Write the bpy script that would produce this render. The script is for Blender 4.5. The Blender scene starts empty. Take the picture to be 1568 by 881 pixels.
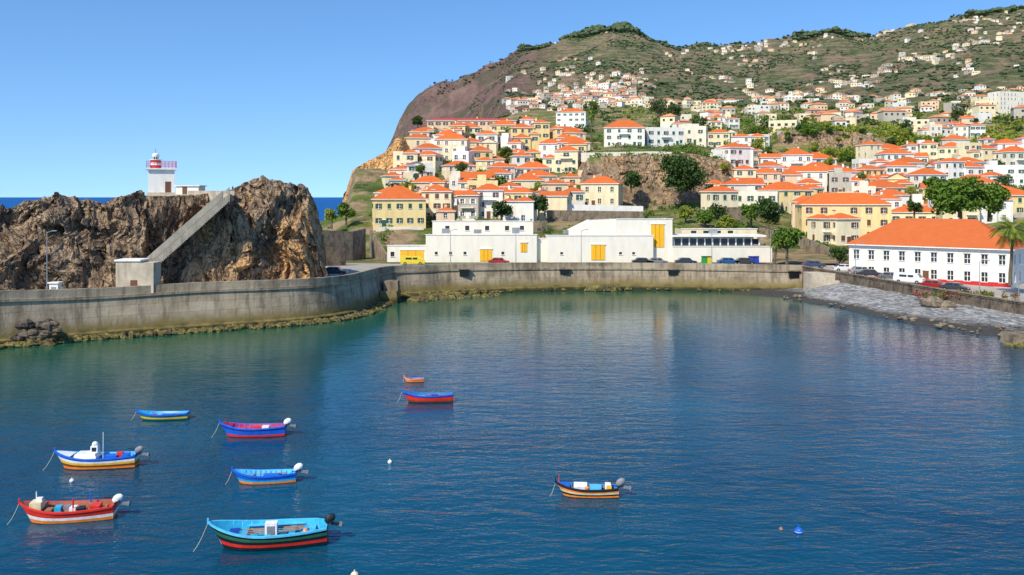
import bpy, math, random
import numpy as np
from mathutils import Vector, Matrix, noise
random.seed(7); rng=np.random.default_rng(7)
F=1394.0; H=18.0; CX=784.0; HY=302.0
def P(px,py,D): return ((px-CX)/F*D, D, H-(py-HY)*D/F)
def X_(px,D): return (px-CX)/F*D
def Dz(py,z=0.0): return (H-z)*F/(py-HY)
scene=bpy.context.scene
COL=scene.collection
# ------------------------------------------------------------------ materials
def newmat(name):
    m=bpy.data.materials.new(name); m.use_nodes=True
    nt=m.node_tree; b=nt.nodes['Principled BSDF']
    return m,nt,b
def N(nt,t,**k):
    n=nt.nodes.new(t)
    for a,v in k.items(): setattr(n,a,v)
    return n
def col4(c): return (c[0],c[1],c[2],1)
def mixc(nt,fac,a,b,blend='MIX'):
    n=N(nt,'ShaderNodeMix',data_type='RGBA',blend_type=blend)
    for idx,v in ((0,fac),(6,a),(7,b)):
        if isinstance(v,bpy.types.NodeSocket): nt.links.new(v,n.inputs[idx])
        elif idx==0: n.inputs[0].default_value=v
        else: n.inputs[idx].default_value=col4(v)
    return n.outputs[2]
def noise_n(nt,scale,detail=5,vec=None,rough=.6,stretch=None,dist=0):
    n=N(nt,'ShaderNodeTexNoise'); n.inputs['Scale'].default_value=scale; n.inputs['Detail'].default_value=min(detail,6)
    n.inputs['Roughness'].default_value=rough; n.inputs['Distortion'].default_value=dist
    if vec is None:
        g=N(nt,'ShaderNodeNewGeometry'); vec=g.outputs['Position']
    if stretch:
        mp=N(nt,'ShaderNodeMapping'); mp.inputs['Scale'].default_value=stretch
        nt.links.new(vec,mp.inputs['Vector']); vec=mp.outputs[0]
    nt.links.new(vec,n.inputs['Vector']); return n.outputs['Fac']
def ramp(nt,fac,a,b):
    n=N(nt,'ShaderNodeMapRange'); n.inputs['From Min'].default_value=a; n.inputs['From Max'].default_value=b
    nt.links.new(fac,n.inputs['Value']); return n.outputs[0]
def math_(nt,op,a,b=None):
    n=N(nt,'ShaderNodeMath',operation=op)
    for i,v in enumerate((a,b)):
        if v is None: continue
        if isinstance(v,bpy.types.NodeSocket): nt.links.new(v,n.inputs[i])
        else: n.inputs[i].default_value=v
    return n.outputs[0]
def bump(nt,b,h,strength=.5,dist=.1):
    n=N(nt,'ShaderNodeBump'); n.inputs['Strength'].default_value=strength; n.inputs['Distance'].default_value=dist
    nt.links.new(h,n.inputs['Height']); nt.links.new(n.outputs[0],b.inputs['Normal']); return n
def simple(name,c,rough=.6,var=.15,scale=2.0,spec=.3,metal=0):
    m,nt,b=newmat(name); f=ramp(nt,noise_n(nt,scale,3),.3,.7)
    o=mixc(nt,f,[x*(1-var) for x in c],[min(1,x*(1+var)) for x in c])
    nt.links.new(o,b.inputs['Base Color']); b.inputs['Roughness'].default_value=rough
    b.inputs['Specular IOR Level'].default_value=spec; b.inputs['Metallic'].default_value=metal
    return m
def wallmat(name,c,dirt=1.0):
    m,nt,b=newmat(name)
    f=ramp(nt,noise_n(nt,.9,5,stretch=(1,1,.25)),.45,.85)
    o=mixc(nt,math_(nt,'MULTIPLY',f,dirt),c,[c[0]*.72,c[1]*.68,c[2]*.62])
    oi=N(nt,'ShaderNodeObjectInfo')
    o=mixc(nt,math_(nt,'MULTIPLY',oi.outputs['Random'],.28*dirt),o,[c[0]*.85,c[1]*.74,c[2]*.56])
    nt.links.new(o,b.inputs['Base Color']); b.inputs['Roughness'].default_value=.9
    b.inputs['Specular IOR Level'].default_value=.1
    return m
W={'yellow':wallmat('plaster_yellow',(.86,.69,.34)),'cream':wallmat('plaster_cream',(.86,.76,.52)),
 'white':wallmat('plaster_white',(.86,.84,.78),.8),'pale':wallmat('plaster_pale',(.83,.78,.65)),
 'ochre':wallmat('plaster_ochre',(.80,.60,.32)),'grey':wallmat('plaster_grey',(.52,.48,.41)),
 'peach':wallmat('plaster_peach',(.82,.61,.42))}
def roofmat(name,c1,c2):
    m,nt,b=newmat(name)
    f=ramp(nt,noise_n(nt,.8,5),.3,.7); o=mixc(nt,f,c1,c2)
    oi=N(nt,'ShaderNodeObjectInfo')
    o=mixc(nt,math_(nt,'MULTIPLY',oi.outputs['Random'],.5),o,[c2[0]*.62,c2[1]*.85,c2[2]*1.4])
    uv=N(nt,'ShaderNodeUVMap'); 
    wv=N(nt,'ShaderNodeTexWave',bands_direction='X'); wv.inputs['Scale'].default_value=1.1
    nt.links.new(uv.outputs[0],wv.inputs['Vector'])
    w2=N(nt,'ShaderNodeTexWave',bands_direction='Y'); w2.inputs['Scale'].default_value=.9; w2.inputs['Distortion'].default_value=1.5
    nt.links.new(uv.outputs[0],w2.inputs['Vector'])
    h=math_(nt,'ADD',wv.outputs['Fac'],math_(nt,'MULTIPLY',w2.outputs['Fac'],.4))
    o=mixc(nt,math_(nt,'MULTIPLY',math_(nt,'SUBTRACT',1.0,wv.outputs['Fac']),.25),o,[x*.5 for x in c2])
    sp=ramp(nt,noise_n(nt,1.8,6,rough=.75),.52,.68)
    o=mixc(nt,math_(nt,'MULTIPLY',sp,.55),o,(.38,.15,.075))
    nt.links.new(o,b.inputs['Base Color']); b.inputs['Roughness'].default_value=.85; b.inputs['Specular IOR Level'].default_value=.12
    bump(nt,b,h,.5,.08); return m
ROOF=roofmat('terracotta_tiles',(.84,.20,.045),(.72,.15,.035))
ROOFD=simple('distant_terracotta',(.60,.24,.11),.9,.3,.05)
M_glass,nt,b=newmat('window_glass'); b.inputs['Base Color'].default_value=(.03,.035,.04,1); b.inputs['Roughness'].default_value=.15
M_trim=simple('white_trim',(.82,.80,.75),.7)
M_green=simple('green_shutter',(.03,.11,.07),.6)
M_brown=simple('brown_shutter',(.16,.07,.04),.6)
M_ydoor=simple('yellow_door',(.90,.47,.02),.6,.06)
M_black=simple('black_paint',(.012,.012,.014),.35)
M_steel=simple('galvanised_steel',(.35,.36,.37),.45,metal=.4)
M_red=simple('red_paint',(.55,.03,.03),.5)
M_pinkred=simple('red_railing_paint',(.6,.10,.14),.5)
def rockmat(name,c1,c2,c3,sc=.35,bs=1.0,bd=.5,warm=None):
    m,nt,b=newmat(name)
    n1=noise_n(nt,sc,6,stretch=(1,1,.4),dist=.8,rough=.7); n2=noise_n(nt,sc*3.5,6,rough=.7)
    o=mixc(nt,ramp(nt,n1,.42,.58),c1,c2)
    g=N(nt,'ShaderNodeNewGeometry')
    wf=ramp(nt,noise_n(nt,sc*.6,6,stretch=(1,1,.5)),.44,.60)
    if warm:
        sx=N(nt,'ShaderNodeSeparateXYZ'); nt.links.new(g.outputs['Position'],sx.inputs[0]); wf=math_(nt,'MULTIPLY',wf,ramp(nt,sx.outputs['X'],warm[0],warm[1]))
        wf=math_(nt,'MULTIPLY',wf,ramp(nt,sx.outputs['Z'],20,13))
    o=mixc(nt,wf,o,c3)
    vo=N(nt,'ShaderNodeTexVoronoi',feature='DISTANCE_TO_EDGE'); vo.inputs['Scale'].default_value=sc*2
    mp=N(nt,'ShaderNodeMapping'); mp.inputs['Scale'].default_value=(1,1,.3)
    nn=N(nt,'ShaderNodeTexNoise'); nn.inputs['Scale'].default_value=sc*2; nn.inputs['Detail'].default_value=4; nt.links.new(g.outputs['Position'],nn.inputs['Vector'])
    ad=N(nt,'ShaderNodeVectorMath',operation='MULTIPLY_ADD'); nt.links.new(nn.outputs['Color'],ad.inputs[0]); ad.inputs[1].default_value=(3.5,3.5,3.5); nt.links.new(g.outputs['Position'],ad.inputs[2])
    nt.links.new(ad.outputs[0],mp.inputs['Vector']); nt.links.new(mp.outputs[0],vo.inputs['Vector'])
    cr=ramp(nt,vo.outputs['Distance'],.0,.07)
    o=mixc(nt,math_(nt,'MULTIPLY',math_(nt,'SUBTRACT',1.0,cr),.45),o,[x*.25 for x in c1])
    o=mixc(nt,ramp(nt,n2,.54,.70),o,[x*.45 for x in c1])
    nt.links.new(o,b.inputs['Base Color']); b.inputs['Roughness'].default_value=.95; b.inputs['Specular IOR Level'].default_value=.1
    bump(nt,b,math_(nt,'ADD',n2,math_(nt,'MULTIPLY',cr,.6)),bs,bd); return m
M_rock=rockmat('volcanic_rock',(.20,.140,.095),(.48,.345,.22),(.72,.42,.19),.35,1,.6,warm=(-50,-38))
M_cliff=rockmat('cliff_rock',(.22,.155,.10),(.42,.31,.20),(.48,.31,.17),.3,1,.6)
M_cliffo=rockmat('ochre_cliff_rock',(.50,.27,.10),(.80,.48,.20),(.68,.40,.17),.3,1,.6)
M_shore=rockmat('shore_rock_algae',(.12,.10,.055),(.27,.23,.11),(.36,.30,.10),.8)
def concretemat():
    m,nt,b=newmat('weathered_concrete')
    g=N(nt,'ShaderNodeNewGeometry'); sx=N(nt,'ShaderNodeSeparateXYZ'); nt.links.new(g.outputs['Position'],sx.inputs[0])
    o=mixc(nt,ramp(nt,noise_n(nt,.5,6,stretch=(1,1,.3),rough=.7),.38,.62),(.22,.175,.12),(.45,.36,.25))
    o=mixc(nt,ramp(nt,noise_n(nt,.10,5,stretch=(1,1,3)),.45,.6),o,(.46,.38,.265))
    st=ramp(nt,noise_n(nt,1.2,5,stretch=(1,1,.06)),.48,.64)
    o=mixc(nt,math_(nt,'MULTIPLY',st,.6),o,(.11,.09,.065))
    uv=N(nt,'ShaderNodeUVMap'); br=N(nt,'ShaderNodeTexBrick'); br.inputs['Scale'].default_value=1
    br.inputs['Brick Width'].default_value=5.0; br.inputs['Row Height'].default_value=1.3; br.inputs['Mortar Size'].default_value=.03
    br.inputs['Color1'].default_value=(1,1,1,1); br.inputs['Color2'].default_value=(.78,.78,.78,1); br.inputs['Mortar'].default_value=(.5,.5,.5,1)
    nt.links.new(uv.outputs[0],br.inputs['Vector']); o=mixc(nt,.8,o,br.outputs['Color'],'MULTIPLY')
    zz=math_(nt,'ADD',sx.outputs['Z'],math_(nt,'MULTIPLY',noise_n(nt,.7,5),-1.8))
    o=mixc(nt,ramp(nt,zz,1.7,.2),o,(.20,.155,.055)); o=mixc(nt,ramp(nt,zz,.15,-.6),o,(.04,.04,.02))
    nt.links.new(o,b.inputs['Base Color']); b.inputs['Roughness'].default_value=.9; b.inputs['Specular IOR Level'].default_value=.15
    bump(nt,b,noise_n(nt,2.2,5),.5,.12); return m
M_conc=concretemat()
def streaked(name,c,k=.5):
    m,nt,b=newmat(name); o=mixc(nt,ramp(nt,noise_n(nt,.8,6,rough=.7),.35,.7),c,[x*.65 for x in c])
    o=mixc(nt,math_(nt,'MULTIPLY',ramp(nt,noise_n(nt,1.5,5,stretch=(1,1,.12)),.5,.68),k),o,[x*.35 for x in c])
    nt.links.new(o,b.inputs['Base Color']); b.inputs['Roughness'].default_value=.92; b.inputs['Specular IOR Level'].default_value=.1; return m
M_cement=streaked('pale_cement',(.62,.53,.40))
M_stonewall=rockmat('stone_masonry',(.15,.12,.09),(.31,.25,.18),(.37,.29,.20),1.2,.6,.2)
M_darkstone=rockmat('dark_basalt_masonry',(.07,.06,.05),(.17,.14,.11),(.21,.165,.12),1.2,.6,.2)
M_pave=simple('paving',(.36,.33,.28),.9,.2,.4)
M_asph=simple('asphalt',(.055,.055,.055),.9,.2,.6)
M_line=simple('road_paint',(.7,.7,.68),.8)
def terrainmat(name,mount=False):
    m,nt,b=newmat(name)
    g=N(nt,'ShaderNodeNewGeometry'); sx=N(nt,'ShaderNodeSeparateXYZ'); nt.links.new(g.outputs['Normal'],sx.inputs[0])
    sp=N(nt,'ShaderNodeSeparateXYZ'); nt.links.new(g.outputs['Position'],sp.inputs[0])
    s=.012 if mount else .06
    gr=mixc(nt,ramp(nt,noise_n(nt,s*2,6),.35,.65),(.06,.10,.03) if not mount else (.12,.155,.07),(.17,.21,.05) if not mount else (.25,.255,.12))
    br=mixc(nt,ramp(nt,noise_n(nt,s*4,6),.35,.65),(.27,.18,.11) if not mount else (.31,.22,.15),(.46,.34,.20) if not mount else (.43,.31,.20))
    f=ramp(nt,noise_n(nt,s*1.3,6,rough=.7),.46,.58)
    o=mixc(nt,f,gr,br)
    if mount:
        wv=N(nt,'ShaderNodeTexWave',bands_direction='Z'); wv.inputs['Scale'].default_value=.035; wv.inputs['Distortion'].default_value=6; wv.inputs['Detail'].default_value=5; wv.inputs['Detail Scale'].default_value=.8
        nt.links.new(g.outputs['Position'],wv.inputs['Vector'])
        o=mixc(nt,math_(nt,'MULTIPLY',ramp(nt,wv.outputs['Fac'],.75,.95),.4),o,(.50,.43,.30))
        o=mixc(nt,math_(nt,'MULTIPLY',ramp(nt,noise_n(nt,.05,6,rough=.8),.51,.59),.75),o,(.07,.105,.045))
        az=math_(nt,'DIVIDE',sp.outputs['X'],sp.outputs['Y'])
        azn=math_(nt,'ADD',az,math_(nt,'MULTIPLY',noise_n(nt,.006,6),-.08))
        cl=mixc(nt,ramp(nt,noise_n(nt,.02,6,stretch=(1,1,.5),rough=.75),.4,.62),(.20,.125,.115),(.37,.235,.19))
        cl=mixc(nt,math_(nt,'MULTIPLY',ramp(nt,noise_n(nt,.014,6,rough=.7),.50,.58),.7),cl,(.13,.14,.08))
        cl=mixc(nt,ramp(nt,noise_n(nt,.07,6,rough=.8),.54,.68),cl,(.11,.085,.085))
        o=mixc(nt,ramp(nt,azn,.01,-.04),o,cl)
    rk=mixc(nt,ramp(nt,noise_n(nt,s*8,6,rough=.7),.4,.62),(.17,.12,.085),(.44,.31,.19))
    o=mixc(nt,ramp(nt,sx.outputs['Z'],.78,.62) if not mount else ramp(nt,sx.outputs['Z'],.5,.3),o,rk)
    nt.links.new(o,b.inputs['Base Color']); b.inputs['Roughness'].default_value=1; b.inputs['Specular IOR Level'].default_value=.05
    bump(nt,b,noise_n(nt,s*8 if mount else s*10,6,rough=.75),1,16 if mount else 1.2); return m
M_hill=terrainmat('hillside_soil'); M_mount=terrainmat('mountain_scrub',True)  # mountain tones paled and blued: distance haze is put into the colour
def leafmat(name,c1,c2):
    m,nt,b=newmat(name); o=mixc(nt,ramp(nt,noise_n(nt,1.3,3),.3,.7),c1,c2)
    nt.links.new(o,b.inputs['Base Color']); b.inputs['Roughness'].default_value=.7; b.inputs['Specular IOR Level'].default_value=.15; return m
M_leaf=leafmat('foliage_green',(.045,.10,.015),(.15,.24,.03))
M_leafd=leafmat('foliage_dark',(.025,.06,.014),(.075,.125,.03))
M_leafl=leafmat('foliage_light',(.15,.20,.02),(.30,.33,.05))
M_leafm=leafmat('foliage_mountain',(.05,.085,.04),(.10,.13,.06))
M_flower=simple('bougainvillea',(.5,.03,.12),.7)
M_bark=simple('bark',(.14,.11,.07),.95,.3)
m,nt,b=newmat('pebbles'); M_peb=m
vo=N(nt,'ShaderNodeTexVoronoi'); vo.inputs['Scale'].default_value=1.6; g=N(nt,'ShaderNodeNewGeometry'); nt.links.new(g.outputs['Position'],vo.inputs['Vector'])
sc_=N(nt,'ShaderNodeSeparateColor'); nt.links.new(vo.outputs['Color'],sc_.inputs[0])
o=mixc(nt,sc_.outputs[0],(.11,.11,.11),(.46,.45,.43)); o=mixc(nt,math_(nt,'MULTIPLY',ramp(nt,noise_n(nt,.25,4),.4,.65),.7),o,(.20,.195,.185))
sp=N(nt,'ShaderNodeSeparateXYZ'); nt.links.new(g.outputs['Position'],sp.inputs[0])
zz=math_(nt,'ADD',sp.outputs['Z'],math_(nt,'MULTIPLY',noise_n(nt,.4,4),-.6))
o=mixc(nt,ramp(nt,zz,.55,.15),o,(.05,.046,.038))
nt.links.new(o,b.inputs['Base Color']); b.inputs['Roughness'].default_value=.8; bump(nt,b,vo.outputs['Distance'],1,-.35)
# water: shallow greener near the quay, bluer offshore
m,nt,b=newmat('sea_water'); M_water=m
g=N(nt,'ShaderNodeNewGeometry'); sp=N(nt,'ShaderNodeSeparateXYZ'); nt.links.new(g.outputs['Position'],sp.inputs[0])
o=mixc(nt,ramp(nt,noise_n(nt,.035,4,dist=.5),.35,.65),(.0,.038,.080),(.0,.072,.130))
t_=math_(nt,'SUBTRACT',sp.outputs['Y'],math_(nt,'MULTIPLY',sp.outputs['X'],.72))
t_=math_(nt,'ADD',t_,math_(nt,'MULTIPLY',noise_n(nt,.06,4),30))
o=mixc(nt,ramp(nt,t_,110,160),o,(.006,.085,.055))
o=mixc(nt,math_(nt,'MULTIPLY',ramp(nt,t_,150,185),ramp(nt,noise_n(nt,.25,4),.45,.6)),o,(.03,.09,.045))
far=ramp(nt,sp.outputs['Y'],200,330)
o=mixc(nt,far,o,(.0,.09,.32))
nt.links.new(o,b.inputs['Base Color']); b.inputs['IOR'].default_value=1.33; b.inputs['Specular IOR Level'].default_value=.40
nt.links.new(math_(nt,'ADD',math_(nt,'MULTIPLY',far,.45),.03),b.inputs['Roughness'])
w1=noise_n(nt,.6,3,stretch=(.7,1.6,1),dist=.6,rough=.55); w2=noise_n(nt,2.2,2,stretch=(.8,1.5,1))
w3=noise_n(nt,.15,2,stretch=(1,1.6,1))
hh=math_(nt,'ADD',math_(nt,'MULTIPLY',w1,.45),math_(nt,'MULTIPLY',w2,.13)); hh=math_(nt,'ADD',hh,math_(nt,'MULTIPLY',w3,.5))
bp=bump(nt,b,hh,1.0,.2); dd=math_(nt,'MULTIPLY',ramp(nt,sp.outputs['Y'],140,55),.19); dd=math_(nt,'ADD',dd,math_(nt,'MULTIPLY',far,1.6)); nt.links.new(math_(nt,'ADD',dd,.065),bp.inputs['Distance'])
# ------------------------------------------------------------------ mesh builder
class MB:
    def __init__(s): s.v=[];s.f=[];s.m=[];s.uv=[];s.mats=[]
    def mi(s,mat):
        if mat not in s.mats: s.mats.append(mat)
        return s.mats.index(mat)
    def face(s,pts,mat,uv=None):
        i=len(s.v); s.v.extend([tuple(p) for p in pts]); s.f.append(tuple(range(i,i+len(pts)))); s.m.append(s.mi(mat)); s.uv.append(uv)
    def box(s,c,d,mat,rot=None,taper=1.0,top=None):
        x,y,z=[a/2 for a in d]; t=taper
        p=[Vector(q) for q in ((-x,-y,-z),(x,-y,-z),(x,y,-z),(-x,y,-z),(-x*t,-y*t,z),(x*t,-y*t,z),(x*t,y*t,z),(-x*t,y*t,z))]
        if rot is not None: p=[rot@q for q in p]
        C=Vector(c); p=[q+C for q in p]
        for k,fc in enumerate(((0,3,2,1),(4,5,6,7),(0,1,5,4),(1,2,6,5),(2,3,7,6),(3,0,4,7))):
            s.face([p[a] for a in fc],top if (k==1 and top) else mat)
    def tube(s,p0,p1,r0,r1,mat,n=6,cap=True):
        p0=Vector(p0);p1=Vector(p1);d=(p1-p0).normalized(); a=d.orthogonal().normalized(); b=d.cross(a)
        A=[p0+(a*math.cos(2*math.pi*k/n)+b*math.sin(2*math.pi*k/n))*r0 for k in range(n)]
        B=[p1+(a*math.cos(2*math.pi*k/n)+b*math.sin(2*math.pi*k/n))*r1 for k in range(n)]
        for k in range(n): s.face([A[k],A[(k+1)%n],B[(k+1)%n],B[k]],mat)
        if cap: s.face(A[::-1],mat); s.face(B,mat)
    def ball(s,c,r,mat,n=10,rings=6,sq=(1,1,1),rot=None):
        c=Vector(c)
        def q(i,j):
            th=math.pi*i/rings; ph=2*math.pi*j/n
            v=Vector((r*sq[0]*math.sin(th)*math.cos(ph),r*sq[1]*math.sin(th)*math.sin(ph),r*sq[2]*math.cos(th)))
            return c+(rot@v if rot else v)
        for i in range(rings):
            for j in range(n):
                if i==0: s.face([q(0,0),q(1,j),q(1,j+1)],mat)
                elif i==rings-1: s.face([q(i,j),q(rings,0),q(i,j+1)],mat)
                else: s.face([q(i,j),q(i+1,j),q(i+1,j+1),q(i,j+1)],mat)
    def build(s,name,loc=(0,0,0),rz=0,smooth=False):
        me=bpy.data.meshes.new(name); me.from_pydata(s.v,[],s.f)
        for m in s.mats: me.materials.append(m)
        me.polygons.foreach_set('material_index',s.m)
        if any(u is not None for u in s.uv):
            l=me.uv_layers.new(name='UVMap'); arr=[]
            for f,u in zip(s.f,s.uv):
                if u is None: arr.extend([0.0]*(2*len(f)))
                else:
                    for q in u: arr.extend(q)
            l.data.foreach_set('uv',arr)
        if smooth: me.polygons.foreach_set('use_smooth',[True]*len(me.polygons))
        ob=bpy.data.objects.new(name,me); COL.objects.link(ob); ob.location=loc; ob.rotation_euler=(0,0,rz); return ob
def npmesh(name,V,Fc,mats,mi=None,smooth=False,uv=None):
    me=bpy.data.meshes.new(name); n=len(Fc); k=Fc.shape[1]
    me.vertices.add(len(V)); me.vertices.foreach_set('co',np.asarray(V,dtype=np.float32).ravel())
    me.loops.add(n*k); me.loops.foreach_set('vertex_index',Fc.astype(np.int32).ravel())
    me.polygons.add(n); me.polygons.foreach_set('loop_start',np.arange(0,n*k,k,dtype=np.int32))
    for m in mats: me.materials.append(m)
    if mi is not None: me.polygons.foreach_set('material_index',np.asarray(mi,dtype=np.int32))
    me.polygons.foreach_set('use_smooth',np.full(n,smooth))
    if uv is not None:
        l=me.uv_layers.new(name='UVMap'); l.data.foreach_set('uv',np.asarray(uv)[Fc.ravel()].ravel().astype(np.float32))
    me.update(calc_edges=True); me.validate()
    ob=bpy.data.objects.new(name,me); COL.objects.link(ob); return ob
def gridfaces(nr,nc):
    i=np.arange(nr-1)[:,None]*nc+np.arange(nc-1)[None,:]; i=i.ravel()
    return np.stack([i,i+1,i+nc+1,i+nc],1)
# ------------------------------------------------------------------ terrain
RIDGE=[(560,None),(575,255),(600,212),(625,165),(640,147),(700,122),(760,97),(798,72),(830,66),(900,52),(960,46),(1000,62),(1040,76),(1100,75),(1150,72),(1220,64),(1270,52),(1330,60),(1390,40),(1440,29),(1500,22),(1560,17),(1700,10)]
ROWS={185:[(440,403.7),(1800,403.7)],
205:[(440,393.8),(1180,393.8),(1220,390),(1300,385),(1800,385)],
222:[(470,None),(490,392),(540,360),(600,354),(740,357),(820,358),(900,354),(1060,352),(1140,354),(1220,368),(1300,374),(1380,374),(1460,368),(1540,364),(1800,360)],
250:[(475,None),(490,338),(540,325),(600,322),(660,325),(740,325),(820,328),(900,330),(980,332),(1060,328),(1140,328),(1220,338),(1300,345),(1380,345),(1460,335),(1540,325),(1800,320)],
278:[(490,None),(520,330),(540,290),(600,290),(740,292),(820,298),(900,308),(980,322),(1060,315),(1120,305),(1140,302),(1220,306),(1300,318),(1380,318),(1460,308),(1800,295)],
288:[(500,None),(532,300),(545,262),(600,274),(660,272),(740,280),(820,285),(885,285),(900,245),(980,240),(1060,238),(1115,250),(1150,288),(1220,294),(1300,304),(1460,298),(1800,285)],
310:[(525,None),(540,258),(600,250),(660,245),(740,258),(820,262),(880,255),(900,234),(980,230),(1060,228),(1120,238),(1150,272),(1220,280),(1300,290),(1380,290),(1800,275)],
340:[(545,None),(590,240),(620,218),(660,210),(740,222),(820,230),(900,228),(980,226),(1060,224),(1140,246),(1220,258),(1300,268),(1460,264),(1800,255)],
370:[(570,None),(615,207),(650,195),(740,199),(860,205),(900,218),(980,222),(1060,220),(1140,232),(1180,240),(1220,245),(1300,252),(1380,250),(1460,246),(1800,232)],
405:[(585,None),(630,215),(660,200),(740,203),(860,205),(900,212),(980,215),(1060,215),(1140,224),(1180,234),(1220,240),(1300,242),(1380,238),(1460,238),(1800,222)],
430:[(600,None),(660,202),(740,203),(820,204),(900,207),(980,207),(1060,210),(1140,215),(1180,214),(1200,200),(1260,197),(1340,204),(1400,222),(1480,222),(1800,200)],
520:[(640,None),(700,212),(780,202),(900,197),(1060,197),(1180,200),(1260,191),(1340,190),(1460,190),(1800,180)],
700:[(680,None),(740,205),(780,184),(900,180),(1060,178),(1200,178),(1340,180),(1460,172),(1800,155)],
900:[(700,None),(760,180),(800,168),(900,166),(1060,165),(1200,165),(1340,164),(1500,150),(1800,135)],
1150:[(720,None),(770,160),(860,150),(940,148),(1020,150),(1200,155),(1340,146),(1500,128),(1800,110)],
1400:[(730,None),(775,148),(860,132),(940,122),(1020,132),(1100,140),(1200,138),(1340,122),(1420,112),(1500,98),(1800,80)],
1800:[(690,None),(740,160),(790,118),(860,98),(940,85),(1020,100),(1120,108),(1200,102),(1280,90),(1340,90),(1420,70),(1500,55),(1800,40)],
2050:[(590,None),(640,240),(700,190),(760,140),(800,98),(860,80),(940,66),(1020,85),(1120,88),(1200,80),(1280,66),(1340,72),(1420,48),(1500,36),(1800,24)],
2300:RIDGE}
RD=np.array(sorted(ROWS)+[2500,3000],float)
PXG=np.arange(380,1805,5.0)
ZT=[]
for D in sorted(ROWS):
    xs=[a for a,_ in ROWS[D]]; zs=[-8 if p is None else H-(p-HY)*D/F for _,p in ROWS[D]]
    ZT.append(np.interp(PXG,xs,zs))
ZT.append(ZT[-1]*.85-10); ZT.append(ZT[-1]*.3-40); ZT=np.array(ZT)
def zbase(px,D):
    px=min(max(px,380),1800); t=(px-380)/5; i=int(min(t,len(PXG)-2)); t-=i
    col=ZT[:,i]*(1-t)+ZT[:,i+1]*t
    return float(np.interp(D,RD,col))
def zter(px,D):
    z=zbase(px,D)
    if D<=210 or z<-6: return z
    X=X_(px,D)
    if D<800:
        a=min(1,(D-210)/30)*min(1,(z+6)/10)
        return z+a*(.9*noise.noise((X*.06,D*.06,3))+.35*noise.noise((X*.25,D*.25,1)))
    a=min(1,(D-800)/500)*min(1,(z+6)/60)
    big=noise.ridged_multi_fractal((X*.0042,D*.003,.7),.9,2.1,6,1.0,2.0)-1.0
    return z+a*(19*big+6*noise.noise((X*.02,D*.02,3)))
def find(px,py,D0=212):
    D=D0
    while D<2250:
        if HY-(zbase(px,D)-H)*F/D<=py: return D
        D+=1.5 if D<600 else 6
    return 2250
def terrain(name,pxs,Ds,mat):
    V=np.zeros((len(Ds),len(pxs),3))
    for i,D in enumerate(Ds):
        for j,px in enumerate(pxs):
            V[i,j]=(X_(px,D),D,zter(px,D))
    return npmesh(name,V.reshape(-1,3),gridfaces(len(Ds),len(pxs)),[mat],smooth=True)
Ds=list(np.arange(185,300,1.6))+list(np.geomspace(300,905,110))
terrain('hillside',np.arange(400,1801,4.5),Ds,M_hill)
terrain('mountain',np.arange(540,1801,3.2),list(np.linspace(880,2330,210))+[2400,2500,2700,3000],M_mount)
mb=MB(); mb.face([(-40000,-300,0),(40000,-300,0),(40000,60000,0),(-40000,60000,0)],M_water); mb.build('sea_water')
# rock faces exposed on the hillside
def rocksheet(name,a0,a1,base,top,D0,lean,amp,mat,nu=170,nv=70,sc=1.0):
    V=np.zeros((nu,nv,3))
    for i in range(nu):
        px=a0+(a1-a0)*i/(nu-1); e=min(1,(px-a0)/14,(a1-px)/14)
        zb=H-(np.interp(px,[p for p,_ in base],[q for _,q in base])-HY)*D0/F; zt=H-(np.interp(px,[p for p,_ in top],[q for _,q in top])-HY)*(D0+lean)/F
        for j in range(nv):
            t=j/(nv-1)
            if t<.85: u=t/.85; z=zb+(zt-zb)*u; D=D0+lean*u**1.3
            else: u=(t-.85)/.15; z=zt-1.5*u; D=D0+lean+7*u
            D+=(1-e)*8; x=X_(px,D); wx=x+2*noise.noise((x*.15,D*.1,z*.2)); 
            c1=noise.cell_vector((wx*.24*sc,D*.1,z*.12*sc)); c2=noise.cell_vector((wx*.7*sc,D*.2,z*.35*sc))
            a=noise.ridged_multi_fractal((wx*.1*sc,D*.1,z*.06*sc),.8,2.3,5,1,2)-1.1
            V[i,j]=(x,D-amp*(1.2*a+1.3*(c1.x-.5)+.6*(c2.y-.5)),z+(.8*(c1.z-.5)+.5*(c2.z-.5))*(t>.3))
    npmesh(name,V.reshape(-1,3),gridfaces(nu,nv)[:,::-1],[mat])
rocksheet('town_cliff_face',884,1128,[(884,330),(980,334),(1128,318)],[(884,262),(900,243),(980,238),(1060,236),(1110,245),(1128,262)],279,9,1.3,M_cliff)
rocksheet('ochre_sea_cliff',526,626,[(526,345),(626,320)],[(526,300),(540,260),(560,247),(590,232),(606,212),(626,208)],284,24,1.6,M_cliffo,90,80)
rocksheet('terrace_escarpment',1182,1350,[(1182,250),(1350,254)],[(1182,216),(1200,202),(1260,199),(1335,207),(1350,222)],408,14,1.6,M_cliff,120,50,.7)
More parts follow.
